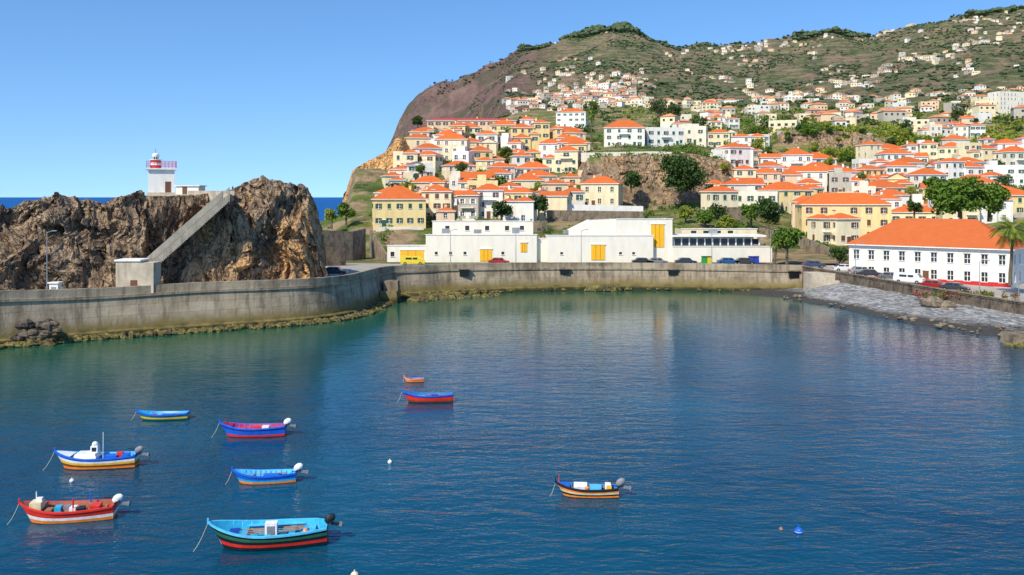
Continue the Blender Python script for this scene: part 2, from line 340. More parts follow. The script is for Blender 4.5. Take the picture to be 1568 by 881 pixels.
# ------------------------------------------------------------------ sea wall
WL=[(-260,556,7.0),(-100,540,6.8),(0,530,6.6),(160,516,6.25),(300,506,6.4),(420,498,6.3),(500,490,6.2),(545,480,6.1),(575,466,5.9),(600,457,5.7),(650,453,5.6),(700,450,5.6),(850,445,5.35),(1000,444,5.2),(1150,446,5.1),(1232,447,5.0)]
wp=[(X_(a,Dz(p)),Dz(p),z) for a,p,z in WL]
def catmull(pts,n=8):
    out=[]
    for i in range(len(pts)-1):
        p0=np.array(pts[max(i-1,0)]);p1=np.array(pts[i]);p2=np.array(pts[i+1]);p3=np.array(pts[min(i+2,len(pts)-1)])
        for k in range(n):
            t=k/n; out.append(.5*((2*p1)+(-p0+p2)*t+(2*p0-5*p1+4*p2-p3)*t*t+(-p0+3*p1-3*p2+p3)*t**3))
    out.append(np.array(pts[-1],float)); return np.array(out)
def sweep(name,path,prof,mat):
    n=len(path); V=[];UV=[]; L=0
    for i in range(n):
        a=path[max(i-1,0)];b=path[min(i+1,n-1)]; t=np.array([b[0]-a[0],b[1]-a[1]]); t/=np.linalg.norm(t); nrm=np.array([t[1],-t[0]])
        if i: L+=np.linalg.norm(path[i][:2]-path[i-1][:2])
        for k,(o_,z) in enumerate(prof(path[i][2])):
            V.append((path[i][0]+nrm[0]*o_,path[i][1]+nrm[1]*o_,z)); UV.append((L,z))
    return npmesh(name,np.array(V),gridfaces(n,len(prof(5)))[:,::-1],[mat],uv=np.array(UV))
path=catmull(wp,10)
sweep('sea_wall',path,lambda z:[(-1.0,z-1.1),(-1.0,z),(-.35,z),(-.35,z-1.0),(-.1,z-1.0),(-.1,z-1.35),(-.3,z-1.35),(.35,.9),(1.0,.7),(1.15,-2)],M_conc)
RW=[(1228,171,5.0),(1290,163,4.4),(1400,147,3.75),(1500,136,3.2),(1568,130,2.85),(1680,121,2.7)]
rp=catmull([(X_(a,D),D,z) for a,D,z in RW],8)
sweep('promenade_wall',rp,lambda z:[(-.7,z-1.0),(-.7,z),(-.1,z),(-.1,z-.25),(-.2,z-.25),(0,z-2.4),(0.1,z-4)],M_darkstone)
sweep('promenade_coping',rp,lambda z:[(-.8,z+.02),(-.8,z+.12),(0,z+.12),(0,z+.02)],M_stonewall)
allp=[(p[0],p[1],p[2]) for p in path]+[(p[0],p[1],p[2]) for p in rp[2:]]
V=[];NC=8
for x,y,z in allp:
    px=CX+F*x/y; Db=194
    for k in range(NC):
        t=k/(NC-1); D=y*(1-t)+Db*t+.5*(1-t); V.append((X_(px,D),D,(z-1.05)*(1-t)+4.4*t if k else z-1.05))
npmesh('promenade_pavement',np.array(V),gridfaces(len(allp),NC),[M_pave])
mb=MB()
for i in range(60):
    a0=640+i*10;a1=a0+10
    mb.face([P(a0,0,178)[:2]+(4.47,),P(a1,0,178)[:2]+(4.47,),P(a1,0,184.5)[:2]+(4.47,),P(a0,0,184.5)[:2]+(4.47,)],M_asph)
    if i%2: mb.face([P(a0,0,181.1)[:2]+(4.475,),P(a1,0,181.1)[:2]+(4.475,),P(a1,0,181.3)[:2]+(4.475,),P(a0,0,181.3)[:2]+(4.475,)],M_line)
mb.build('road')
mb=MB()
for px,dz in ((716,1.3),(860,.9),(1036,.9),(1216,1.2)):
    k=int(np.argmin(np.abs(CX+F*path[:,0]/path[:,1]-px))); x,y,z=path[k]
    mb.box((x,y+.0,z-1.75),(1.8,.5,dz),M_black); mb.box((x,y-.1,z-1.75+dz/2+.1),(2.3,.6,.18),M_conc)  # solid black box stands in for the shade inside the drain opening
mb.build('drain_outlet')
# ------------------------------------------------------------------ beach
WE=[(1120,449),(1200,457.5),(1280,470),(1380,493),(1480,511),(1568,521),(1700,534)]
ne=90; V=[]; nc=14
for i in range(ne):
    px=1120+(1700-1120)*i/(ne-1); Dw=Dz(np.interp(px,[a for a,_ in WE],[b for _,b in WE]))+ 1.2*noise.noise((px*.03,0,0))
    if px<1232: Db=Dz(447)-.2; zb=.7*(px-1120)/112+.1
    else: Db=float(np.interp(px,[a for a,_,_ in RW],[b for _,b,_ in RW])); zb=float(np.interp(px,[a for a,_,_ in RW],[max(z-1.7,1.0) for _,_,z in RW]))
    zb=min(zb,.6+(px-1120)*.012) if px<1300 else zb
    for k in range(nc):
        t=-.25+1.25*k/(nc-1); D=Dw+(Db-Dw)*t; x=X_(px,D)
        z=zb*(max(t,0)**.8) if t>0 else t*3; z+=.25*noise.noise((x*.4,D*.4,5))*(t>0)
        V.append((x,D,z))
npmesh('pebble_beach',np.array(V),gridfaces(ne,nc)[:,::-1],[M_peb],smooth=True)
mb=MB()
x0,y0,_=P(1232,0,168); 
for k in range(6): mb.box((x0+2.2+k*1.3,y0-1.5-k*.5,(4.6-k*.62)/2-.4),(1.5 if k else 4.5,4-.2*k,4.6-k*.62),M_cement)
mb.build('concrete_beach_steps',)
def rockobj(mb,c,r,mat,seed):
    rr=random.Random(seed); s=(1+rr.random()*.6,1+rr.random()*.3,.6+rr.random()*.4); n=7; rings=5; c=Vector(c); pts=[[None]*n for _ in range(rings+1)]
    for i in range(rings+1):
        for j in range(n):
            th=math.pi*i/rings;ph=2*math.pi*j/n
            d=Vector((math.sin(th)*math.cos(ph),math.sin(th)*math.sin(ph),math.cos(th)))
            q=d*(1+.45*noise.noise(d*1.3+Vector((seed*3.1,seed,0))))*r; pts[i][j]=c+Vector((q.x*s[0],q.y*s[1],q.z*s[2]))
    for i in range(rings):
        for j in range(n):
            a,b_,c_,d_=pts[i][j],pts[i+1][j],pts[i+1][(j+1)%n],pts[i][(j+1)%n]
            if i==0: mb.face([pts[0][0],b_,c_],mat)
            elif i==rings-1: mb.face([a,pts[rings][0],d_],mat)
            else: mb.face([a,b_,c_,d_],mat)
mb=MB()
for i in range(1300):
    k=random.randrange(2,len(path)-1); x,y,z=path[k]; px=CX+F*x/y
    if px>760 and random.random()>.15: continue
    if 590<px<740: off=random.uniform(.5,7.5); r=random.uniform(.2,.8)
    elif px<=590: off=random.uniform(.8,2.8); r=random.uniform(.15,.5)
    else: off=random.uniform(.8,1.8); r=random.uniform(.15,.35)
    d=Vector((path[k+1][0]-x,path[k+1][1]-y,0)).normalized(); nn=Vector((d.y,-d.x,0))
    q=Vector((x,y,0))+d*random.uniform(-1,1)+nn*off; rockobj(mb,(q.x,q.y,max(-.1,.35-off*.08)),r,M_shore,i)
for i in range(22): 
    q=P(random.uniform(905,945),0,175.5+random.uniform(-1.5,1)); rockobj(mb,(q[0],q[1],.4),random.uniform(.5,1.1),M_shore,i+2000)
for i in range(80): 
    q=P(random.uniform(-90,88),0,111.5+random.uniform(-.6,.8)); t=random.random()**1.5; rockobj(mb,(q[0],q[1]+(1-t)*-.6,t*2.6),random.uniform(.35,.75),M_shore if t<.3 else M_darkstone,i+3000)
for i in range(90):
    px=random.uniform(1200,1560); wy=np.interp(px,[a for a,_ in WE],[b for _,b in WE]); q=P(px,0,Dz(wy)+random.uniform(-.5,6)); rockobj(mb,(q[0],q[1],.25+max(0,q[1]-Dz(wy))*.09),random.uniform(.12,.33),M_stonewall,i+4000)
mb.build('shore_rocks')
mb=MB(); q=P(600,0,157); mb.box((q[0],q[1],1.6),(2.6,3,4.0),M_conc,taper=.9); mb.box((q[0]-.2,q[1]-2.2,.9),(3.2,2,2.2),M_conc,taper=.85); mb.build('concrete_mooring_block')
mb=MB(); q=P(1427,0,138); rockobj(mb,(q[0],q[1],2.0),1.5,M_stonewall,55); rockobj(mb,(q[0]+1.6,q[1]-1,1.5),1.1,M_stonewall,56); mb.build('beach_boulder')
mb=MB(); q=P(1575,0,111.5)
mb.box((q[0]+1.6,q[1],.3),(9,3,2.2),M_stonewall,taper=.93); mb.box((q[0]+3.5,q[1]+1.2,1.6),(5,2,.6),M_cement); 
for i in range(12): rockobj(mb,(q[0]-3+random.uniform(-1,7),q[1]-1.8+random.uniform(-.5,.5),.1),random.uniform(.3,.6),M_shore,i+900)
mb.build('stone_jetty')
# ------------------------------------------------------------------ rock headland
TP=[(-220,335),(-60,332),(0,328),(15,326),(30,316),(60,313),(90,309),(100,313),(130,311),(150,318),(165,312),(175,306),(190,303),(230,301),(300,299),(345,292),(360,288),(375,282),(400,276),(412,284),(430,284),(455,288),(470,300),(480,325),(488,360),(495,402)]
wpx=CX+F*path[:,0]/path[:,1]
def wallD(px): return float(np.interp(px,wpx[:95],path[:95,1]))
nu,nv=640,200
V=np.zeros((nu,nv,3)); TX=[a for a,_ in TP]; TY=[b for _,b in TP]
def rockfront(px): return wallD(px)+4.5
def stairz(px): 
    D=rockfront(px); return H-(np.interp(px,[226,342],[398,296])-HY)*D/F
for i in range(nu):
    px=-220+(497+220)*i/(nu-1); Df=rockfront(px); zt=H-(np.interp(px,TX,TY)-HY)*(Df+8)/F; zt=max(zt,5)
    back=min(1,(500-px)/60); onst=222<px<350; zs=stairz(min(max(px,226),342))
    for j in range(nv):
        s=j/(nv-1); amp=1.0
        if s<.68:
            t=s/.68; z=3.5+(zt-3.5)*t; D=Df+7*t**1.4
            if onst:
                if z<zs-.3: D=Df+.6+1.2*t; amp=.5
                else: D=Df+4.4+2.5*t; amp=.75
        elif s<.88: t=(s-.68)/.20; z=zt-.5*t; D=Df+7+16*t*back
        else: t=(s-.88)/.12; z=zt-.5-(zt+3)*t; D=Df+7+16*back+6*t
        x=X_(px,D)
        plat=.2 if (215<px<352 and s>.60) else 1.0
        wx=x+2.2*noise.noise((x*.2,D*.2,z*.22)); wz=z+2.4*noise.noise((x*.3,z*.2,5))+x*.35
        a=noise.ridged_multi_fractal((wx*.15,D*.13,wz*.05),.8,2.3,6,1,2)-1.1
        c1=noise.cell_vector((wx*.36,D*.2,wz*.12)); c2=noise.cell_vector((wx*.9+3,D*.4,wz*.36)); c3=noise.cell_vector((wx*2.0,D,wz*.9))
        nz=noise.noise((wx*1.1,D*.9,wz*.5))
        hv=min(1,(z-3)/2.5)
        fr=1.0 if s<.68 else .3
        dy=-(2.0*a+2.0*(c1.x-.4)+1.0*(c2.y-.5)+.45*(c3.x-.5)+.5*nz)*fr*hv*amp*max(plat,.5)+1.2
        dz=(1.4*(c1.z-.5)+1.0*(c2.x-.5)+.5*(c3.y-.5)+.6*noise.noise((x*.6,D*.6,7)))*(1 if s>.6 else max(0,s*1.6-.1))*plat*min(1,(zt-5)/4)
        dx=.4*noise.noise((x*.8,D*.8,z*.4+9))*plat+.4*(c2.z-.5)*plat
        V[i,j]=(x+dx,D+dy,z+dz)
npmesh('rock_headland',V.reshape(-1,3),gridfaces(nu,nv)[:,::-1],[M_rock],smooth=False)
# lighthouse
zb=18.1; X,Y=X_(247,139),139
mb=MB()
mb.box((0,0,2.1),(3.7,3.7,3.9),W['white']); mb.box((0,0,.35),(3.9,3.9,.5),M_cement)
mb.box((0,0,4.15),(4.4,4.4,.22),M_trim)
mb.box((.9,-1.87,1.3),(.8,.08,1.9),M_brown); mb.box((1.87,.2,2.4),(.08,.6,.8),M_glass)
for k in range(9):
    t=-2.1+4.2*k/8
    for a,b_ in ((t,-2.1),(t,2.1),(-2.1,t),(2.1,t)): mb.tube((a,b_,4.25),(a,b_,5.3),.035,.035,M_pinkred,4)
for z in (4.62,4.95,5.3):
    for a,b_,c_,d_ in ((-2.1,-2.1,2.1,-2.1),(2.1,-2.1,2.1,2.1),(2.1,2.1,-2.1,2.1),(-2.1,2.1,-2.1,-2.1)): mb.tube((a,b_,z),(c_,d_,z),.045,.045,M_pinkred,4)
lx,ly=-.8,-.3
mb.tube((lx,ly,4.25),(lx,ly,4.75),.8,.78,M_red,14); mb.tube((lx,ly,4.75),(lx,ly,5.1),.78,.76,M_trim,14); mb.tube((lx,ly,5.1),(lx,ly,5.5),.76,.74,M_red,14)
mb.tube((lx,ly,5.5),(lx,ly,5.6),.9,.9,M_trim,14); mb.tube((lx,ly,5.6),(lx,ly,6.2),.42,.42,M_glass,10)
for k in range(8): a=k*math.pi/4; mb.tube((lx+.44*math.cos(a),ly+.44*math.sin(a),5.6),(lx+.44*math.cos(a),ly+.44*math.sin(a),6.2),.05,.05,M_trim,4)
mb.ball((lx,ly,6.2),.52,M_trim,12,6,(1,1,.8)); mb.tube((lx,ly,6.5),(lx,ly,7.3),.05,.03,M_red,5)
mb.build('lighthouse',(X,Y,zb),math.radians(22))
mb=MB(); mb.box((X+5.0,Y+.5,zb-.2),(13.2,7,1.0),M_cement); mb.box((X+4.4,Y+.3,zb+.9),(3.4,3,1.3),W['white']); mb.box((X+4.4,Y+.3,zb+1.62),(3.8,3.4,.14),M_trim); mb.box((X+4.0,Y-1.22,zb+.9),(.7,.06,1.1),M_brown)
mb.box((X+8.5,Y-2.6,zb+.5),(7,.3,.7),M_cement); mb.build('keeper_hut')
# staircase cut diagonally across the cliff
mb=MB(); n=44
def sp_(t):
    px=226+(342-226)*t; D=rockfront(px)-.2; return Vector((X_(px,D),D,stairz(px)))
for k in range(n):
    a=sp_(k/n);b_=sp_((k+1)/n); q=(a+b_)/2; ang=math.atan2(b_.y-a.y,b_.x-a.x); R=Matrix.Rotation(ang,3,'Z'); L=(Vector((b_.x,b_.y))-Vector((a.x,a.y))).length
    mb.box((q.x,q.y+1.9,q.z-.55),(L*1.03,4.0,1.1),M_cement,R)
for off,lo,hi in ((-.30,-.75,.35),(2.6,-.3,.85)):
    for k in range(n//4):
        a=sp_(k*4/n);b_=sp_((k+1)*4/n); o=Vector((0,off,0)); T=Vector((0,.22,0))
        a0,a1,b0,b1=a+o+Vector((0,0,lo)),b_+o+Vector((0,0,lo)),a+o+Vector((0,0,hi)),b_+o+Vector((0,0,hi))
        mb.face([a0,a1,b1,b0],M_cement); mb.face([b0,b1,b1+T,b0+T],M_trim); mb.face([a1+T,a0+T,b0+T,b1+T],M_cement)
mb.build('cliff_staircase')
mb=MB(); q=P(205,0,rockfront(200)-2.4); mb.box((q[0]-.6,q[1]+1,6.9),(3.2,3,5.2),M_cement); mb.box((q[0]+1.9,q[1]+.8,7.2),(1.8,2.6,4.2),M_cement); mb.box((q[0]-.6,q[1]+1,9.6),(3.5,3.3,.22),M_trim); mb.box((q[0]+.2,q[1]-.52,6.0),(.9,.06,2.0),M_brown)
mb.build('stair_landing_hut')
# ------------------------------------------------------------------ houses
def facade(mb,o,u,width,z0,z1,cols,rows,ww,wh,mw,shut=None,door=None,dep=.18,frame=True,skip=0):
    o=Vector(o); u=Vector(u).normalized(); n=Vector((u.y,-u.x,0)); Z=Vector((0,0,1))
    ub=[0]; 
    for c in cols: ub+= [c-ww/2,c+ww/2]
    ub.append(width); vb=[z0]
    for r in rows: vb+=[r-wh/2,r+wh/2]
    vb.append(z1)
    pt=lambda a,z,d=0: o+u*a+Z*z+n*d
    R=Matrix((( u.x,-n.x,0),(u.y,-n.y,0),(0,0,1)))
    for i in range(len(ub)-1):
        for j in range(len(vb)-1):
            a,b_,c,d=ub[i],ub[i+1],vb[j],vb[j+1]
            if b_-a<1e-4 or d-c<1e-4: continue
            if i%2 and j%2 and random.random()>=skip:
                mb.face([pt(a,c,-dep),pt(b_,c,-dep),pt(b_,d,-dep),pt(a,d,-dep)],M_glass)
                mb.face([pt(a,c),pt(b_,c),pt(b_,c,-dep),pt(a,c,-dep)],M_trim); mb.face([pt(a,d,-dep),pt(b_,d,-dep),pt(b_,d),pt(a,d)],mw)
                mb.face([pt(a,c),pt(a,c,-dep),pt(a,d,-dep),pt(a,d)],mw); mb.face([pt(b_,c,-dep),pt(b_,c),pt(b_,d),pt(b_,d,-dep)],mw)
                if frame:
                    m=(a+b_)/2; v=(c+d)/2
                    mb.face([pt(m-.05,c,-dep+.03),pt(m+.05,c,-dep+.03),pt(m+.05,d,-dep+.03),pt(m-.05,d,-dep+.03)],M_trim)
                    mb.face([pt(a,v-.04,-dep+.035),pt(b_,v-.04,-dep+.035),pt(b_,v+.04,-dep+.035),pt(a,v+.04,-dep+.035)],M_trim)
                if shut:
                    if random.random()<.25: mb.box(pt((a+b_)/2,(c+d)/2,.02),(ww,.05,d-c),shut,R)
                    else:
                        sw=ww*.42
                        for s_ in (a-sw/2-.02,b_+sw/2+.02): mb.box(pt(s_,(c+d)/2,.035),(sw,.06,d-c),shut,R)
                mb.box(pt((a+b_)/2,c-.06,.05),(ww+.2,.14,.1),M_trim,R)
            else: mb.face([pt(a,c),pt(b_,c),pt(b_,d),pt(a,d)],mw)
    if door is not None:
        mb.box(pt(door,1.05,.03),(1.0,.08,2.1),M_brown if shut is None else shut,R); mb.box(pt(door,2.17,.05),(1.2,.12,.12),M_trim,R)
def hiproof(mb,w,d,z,rh,ov=.35,cx=0,cy=0,gable=False,mw=None,rm=None):
    rm=rm or ROOF
    x,y=w/2+ov,d/2+ov; e=z+.16; r=z+.16+rh
    if w>=d: rx=max(x-y,.0) if not gable else x; R1=(cx-rx,cy,r);R2=(cx+rx,cy,r)
    else: rx=max(y-x,.0) if not gable else y; R1=(cx,cy-rx,r);R2=(cx,cy+rx,r)
    a,b_,c,d_=(cx-x,cy-y,e),(cx+x,cy-y,e),(cx+x,cy+y,e),(cx-x,cy+y,e)
    if w>=d:
        fs=[([a,b_,R2,R1],2*x),([c,d_,R1,R2],2*x)]
        if gable:
            mb.face([(cx+w/2,cy-y,e-.02),(cx+w/2,cy+y,e-.02),(cx+w/2,cy,r-.05)],mw); mb.face([(cx-w/2,cy+y,e-.02),(cx-w/2,cy-y,e-.02),(cx-w/2,cy,r-.05)],mw)
        else: fs+=[([b_,c,R2],2*y),([d_,a,R1],2*y)]
    else:
        fs=[([b_,c,R2,R1],2*y),([d_,a,R1,R2],2*y)]
        if gable:
            mb.face([(cx-x,cy-d/2,e-.02),(cx+x,cy-d/2,e-.02),(cx,cy-d/2,r-.05)],mw); mb.face([(cx+x,cy+d/2,e-.02),(cx-x,cy+d/2,e-.02),(cx,cy+d/2,r-.05)],mw)
        else: fs+=[([a,b_,R1],2*x),([c,d_,R2],2*x)]
    for pts,L in fs:
        p0=Vector(pts[0]);p1=Vector(pts[1]);uu=(p1-p0).normalized()
        nn=(p1-p0).cross(Vector(pts[2])-p0).normalized(); vv=nn.cross(uu)
        mb.face(pts,rm,[((Vector(q)-p0).dot(uu)*2.2,(Vector(q)-p0).dot(vv)*2.2) for q in pts])
    lo=[(q[0],q[1],z-.02) for q in (a,b_,c,d_)]; up=[a,b_,c,d_]
    mb.face(lo[::-1],M_trim)
    for k in range(4): mb.face([lo[k],lo[(k+1)%4],up[(k+1)%4],up[k]],M_trim)
placed=[]
def vol(mb,cx,cy,w,d,h,mw,sh,roof,rh,rm,nc=None,door=True):
    floors=max(1,round(h/2.9)); fh=h/floors; ww=random.uniform(.8,1.1); wh=min(random.uniform(1.15,1.5),fh*.5)
    nc=nc or max(1,int(w/random.uniform(2.3,3.1))); ncs=max(1,int(d/3))
    if w/nc<2.1: ww=.75
    cf=[w*(k+.5)/nc for k in range(nc)]; cs=[d*(k+.5)/ncs for k in range(ncs)]; rows=[fh*(k+.55) for k in range(floors)]
    dr=None
    if door and nc>1: j=random.randrange(nc-1); dr=(cf[j]+cf[j+1])/2
    facade(mb,(cx-w/2,cy-d/2,0),(1,0,0),w,-5,h,cf,rows,ww,wh,mw,sh,door=dr,skip=.1)
    facade(mb,(cx+w/2,cy-d/2,0),(0,1,0),d,-5,h,cs,rows,ww,wh,mw,sh,skip=.2)
    facade(mb,(cx-w/2,cy+d/2,0),(0,-1,0),d,-5,h,cs,rows,ww,wh,mw,sh,skip=.2)
    facade(mb,(cx+w/2,cy+d/2,0),(-1,0,0),w,-5,h,[],[],ww,wh,mw)
    if roof in('hip','gable'):
        r=rh if rh is not None else min(w,d)*random.uniform(.21,.30)
        hiproof(mb,w,d,h,r,gable=roof=='gable',mw=mw,rm=rm,cx=cx,cy=cy)
        if random.random()<.6:
            px,py=cx+random.uniform(-.3,.3)*w,cy+random.uniform(-.1,.25)*d; mb.box((px,py,h+r*.8+.3),(.6,.6,1.4),mw); mb.box((px,py,h+r*.8+1.05),(.8,.8,.14),ROOF)
    else:
        mb.face([(cx-w/2,cy-d/2,h),(cx+w/2,cy-d/2,h),(cx+w/2,cy+d/2,h),(cx-w/2,cy+d/2,h)],M_pave)
        for c,s in (((0,-d/2+.12,h+.35),(w+.1,.24,.7)),((0,d/2-.12,h+.35),(w+.1,.24,.7)),((-w/2+.12,0,h+.35),(.24,d-.5,.7)),((w/2-.12,0,h+.35),(.24,d-.5,.7))): mb.box((cx+c[0],cy+c[1],c[2]),s,mw)
        if random.random()<.6: mb.box((cx+random.uniform(-.2,.2)*w,cy+.1*d,h+1.2),(2.6,2.6,2.4),mw)
    if floors>=2 and random.random()<.3:
        z=fh*(floors-1)+.1; bw=min(w*.6,4)
        mb.box((cx,cy-d/2-.55,z),(bw,1.1,.16),M_trim); mb.box((cx,cy-d/2-1.08,z+.95),(bw,.06,.07),M_black)
        for k in range(int(bw/.35)): mb.tube((cx-bw/2+.1+k*.35,cy-d/2-1.08,z),(cx-bw/2+.1+k*.35,cy-d/2-1.08,z+.95),.025,.025,M_black,4,False)
def house(px,base,wpx,hpx,wall='cream',roof='hip',D=None,yaw=None,d=None,shut='x',name=None,rh=None,rm=None,ncol=None,wing=None):
    if D is None: D=find(px,base)
    Z=H-(base-HY)*D/F; w=wpx*D/F; h=hpx*D/F
    if yaw is None: yaw=random.uniform(-20,20)
    if d is None: d=min(max(w*.75,6),11)
    if shut=='x': shut=random.choice(['g','g','b',None,'w'])
    mw=W[wall]; sh={'g':M_green,'b':M_brown,'w':M_trim,None:None}[shut]
    mb=MB(); wing=(w>7.5 and random.random()<.5) if wing is None else wing
    if wing:
        k=random.uniform(.55,.68); sd=random.choice((-1,1)); h2=max(2.8,h*random.choice((.55,.7,1.0,1.25))); wr=random.choice(('hip','hip','flat'))
        mw2=mw if random.random()<.6 else W[random.choice(['white','cream','pale','yellow'])]
        vol(mb,-sd*w*(1-k)/2,0,w*k,d,h,mw,sh,roof,rh,rm,ncol)
        w2=w*(1-k)-.02; vol(mb,sd*(w/2-w2/2),random.uniform(-1.2,1.2),w2,d*.8,h2,mw2,sh,wr,None,rm,None,False)
    else: vol(mb,0,0,w,d,h,mw,sh,roof,rh,rm,ncol)
    if random.random()<.4: mb.box((0,-d/2-1.6,-1.2),(w*.9,.25,3.4),W[random.choice(('pale','grey','white'))])
    X=X_(px,D); yr=math.radians(yaw); cx=X-math.sin(yr)*d/2; cy=D+math.cos(yr)*d/2
    mb.build(name or wall+'_house',(cx,cy,Z),yr); placed.append((cx,cy,max(w,d)/2)); return D
HS=[
(668,338,46,44,'cream','hip'),(682,352,28,28,'peach','hip'),(716,338,34,38,'grey','hip'),(748,336,44,44,'white','hip'),(793,330,44,34,'yellow','hip'),
(867,320,56,38,'cream','hip'),(918,318,58,36,'cream','hip'),
(612,290,46,20,'cream','hip'),(655,300,50,20,'peach','hip'),(706,278,46,24,'cream','hip'),(650,262,36,24,'cream','hip'),
(748,258,52,26,'yellow','hip'),(803,256,48,22,'yellow','hip'),(816,282,52,24,'pale','hip'),(760,292,46,26,'white','hip'),(857,266,56,34,'cream','hip'),
(872,222,52,18,'cream','hip'),(874,196,46,24,'white','hip'),(812,228,60,32,'yellow','hip'),(690,248,50,34,'cream','hip'),(640,244,38,32,'cream','hip'),
(745,232,34,26,'white','hip'),(770,212,40,20,'yellow','hip'),(716,214,40,18,'cream','hip'),(648,216,34,16,'pale','hip'),(590,318,36,22,'cream','hip'),(632,322,30,18,'cream','hip'),
(1110,332,46,38,'cream','hip'),(1130,284,54,24,'cream','hip'),(1200,264,84,26,'white','hip'),(1212,316,74,24,'yellow','hip'),(1172,290,44,24,'peach','hip'),(1098,300,30,18,'white','hip'),
(1290,376,62,40,'cream','hip'),(1232,352,36,42,'peach','hip'),(1255,284,60,22,'cream','hip'),(1296,300,50,32,'grey','flat'),(1238,300,38,18,'pale','hip'),
(1366,312,70,24,'cream','hip'),(1378,368,70,16,'peach','hip'),(1402,346,74,20,'cream','hip'),(1362,252,66,24,'cream','hip'),(1300,284,40,20,'white','hip'),(1340,282,36,22,'yellow','hip'),
(1445,252,66,26,'cream','hip'),(1484,288,60,32,'white','hip'),(1540,286,60,30,'white','flat'),(1508,254,50,26,'cream','hip'),(1556,252,52,32,'white','hip'),(1552,330,80,30,'yellow','hip'),
(1430,292,48,24,'white','hip'),(1400,272,44,22,'white','hip'),(1470,228,34,14,'pale','hip'),(1380,300,40,18,'yellow','hip'),(1330,262,30,16,'white','flat'),
(1020,224,60,26,'white','flat'),(1064,222,34,26,'pale','flat'),(1100,226,34,22,'cream','hip'),(1135,228,30,18,'white','hip'),(1165,226,30,18,'white','flat'),(1050,204,40,12,'pale','flat'),
(1500,178,44,22,'cream','flat'),(1552,176,50,34,'pale','flat'),(1215,162,26,14,'white','flat'),(1160,176,30,12,'pale','flat'),(1090,172,30,14,'cream','hip')]
for h in HS: house(*h[:4],wall=h[4],roof=h[5],wing=False if h[2]<40 else None,shut='g' if h[4]=='yellow' else 'x')
house(612,350,80,44,'yellow','hip',yaw=10,d=11,shut='g',ncol=5,wing=False,rh=3.4)
house(1296,370,132,56,'yellow','hip',yaw=-8,d=10,shut='b',ncol=6,wing=False)
house(956,226,62,30,'white','hip',yaw=-6,d=11,name='white_villa',rh=3.4,ncol=4,wing=False,shut='g')
house(722,195,136,10,'peach','hip',D=368,yaw=0,d=9,name='red_roofed_school',rh=1.2,rm=simple('red_roof',(.46,.06,.04)),wing=False)
def bigwhite():
    mb=MB(); w,d,h=27,14,6.2
    cf=[w*(k+.5)/10 for k in range(10)]
    facade(mb,(-w/2,-d/2,0),(1,0,0),w,-2,h,cf,[1.5,4.5],.95,1.6,W['white'],None,door=cf[4]+1.35)
    for k in range(10): mb.box((-w/2+cf[k],-d/2-.02,4.5+.86),(1.3,.08,.12),M_steel)
    mb.box((0,-d/2-.04,.35),(w+.02,.08,.7),M_red)
    facade(mb,(w/2,-d/2,0),(0,1,0),d,-2,h,[3,7,11],[1.5,4.5],.95,1.6,W['white'])
    facade(mb,(-w/2,d/2,0),(0,-1,0),d,-2,h,[3,7,11],[1.5,4.5],.95,1.6,W['white'],M_green)
    facade(mb,(w/2,d/2,0),(-1,0,0),w,-2,h,[],[],1,1,W['white'])
    mb.box((0,-d/2-.06,h-.25),(w+.1,.12,.2),M_trim)
    hiproof(mb,w,d,h,4.8,.6); mb.box((3,1,h+4.4),(.9,.9,1.6),W['white']); mb.box((-5,2,h+3.8),(.8,.8,1.4),W['white'])
    yr=math.radians(-40); mb.build('white_harbour_building',(73.2+.64*7,161+.77*7,2.9),yr); placed.append((78,167,15))
bigwhite()
REG=[((600,890),(205,345),46),((1085,1250),(245,335),12),((1220,1568),(240,350),34),((1090,1568),(185,235),12)]
for (a0,a1),(b0,b1),cnt in REG:
    got=0
    for tr in range(cnt*30):
        if got>=cnt: break
        px=random.uniform(a0,a1);py=random.uniform(b0,b1)
        if px<640 and py<262: continue
        if 1180<px<1400 and py<252: continue
        D=find(px,py); w=random.uniform(5.5,12); X=X_(px,D)
        if D>600: continue
        if any(math.hypot(X-a,D+4-b_)<(w/2+r)*.82 for a,b_,r in placed): continue
        house(px,py,w*F/D,random.choice([3.2,4.5,5.8,5.8,6.2])*F/D,random.choice(['yellow','cream','cream','white','white','white','white','pale','pale','peach']),random.choice(['hip']*7+['gable','gable','flat']),D=D)
        got+=1
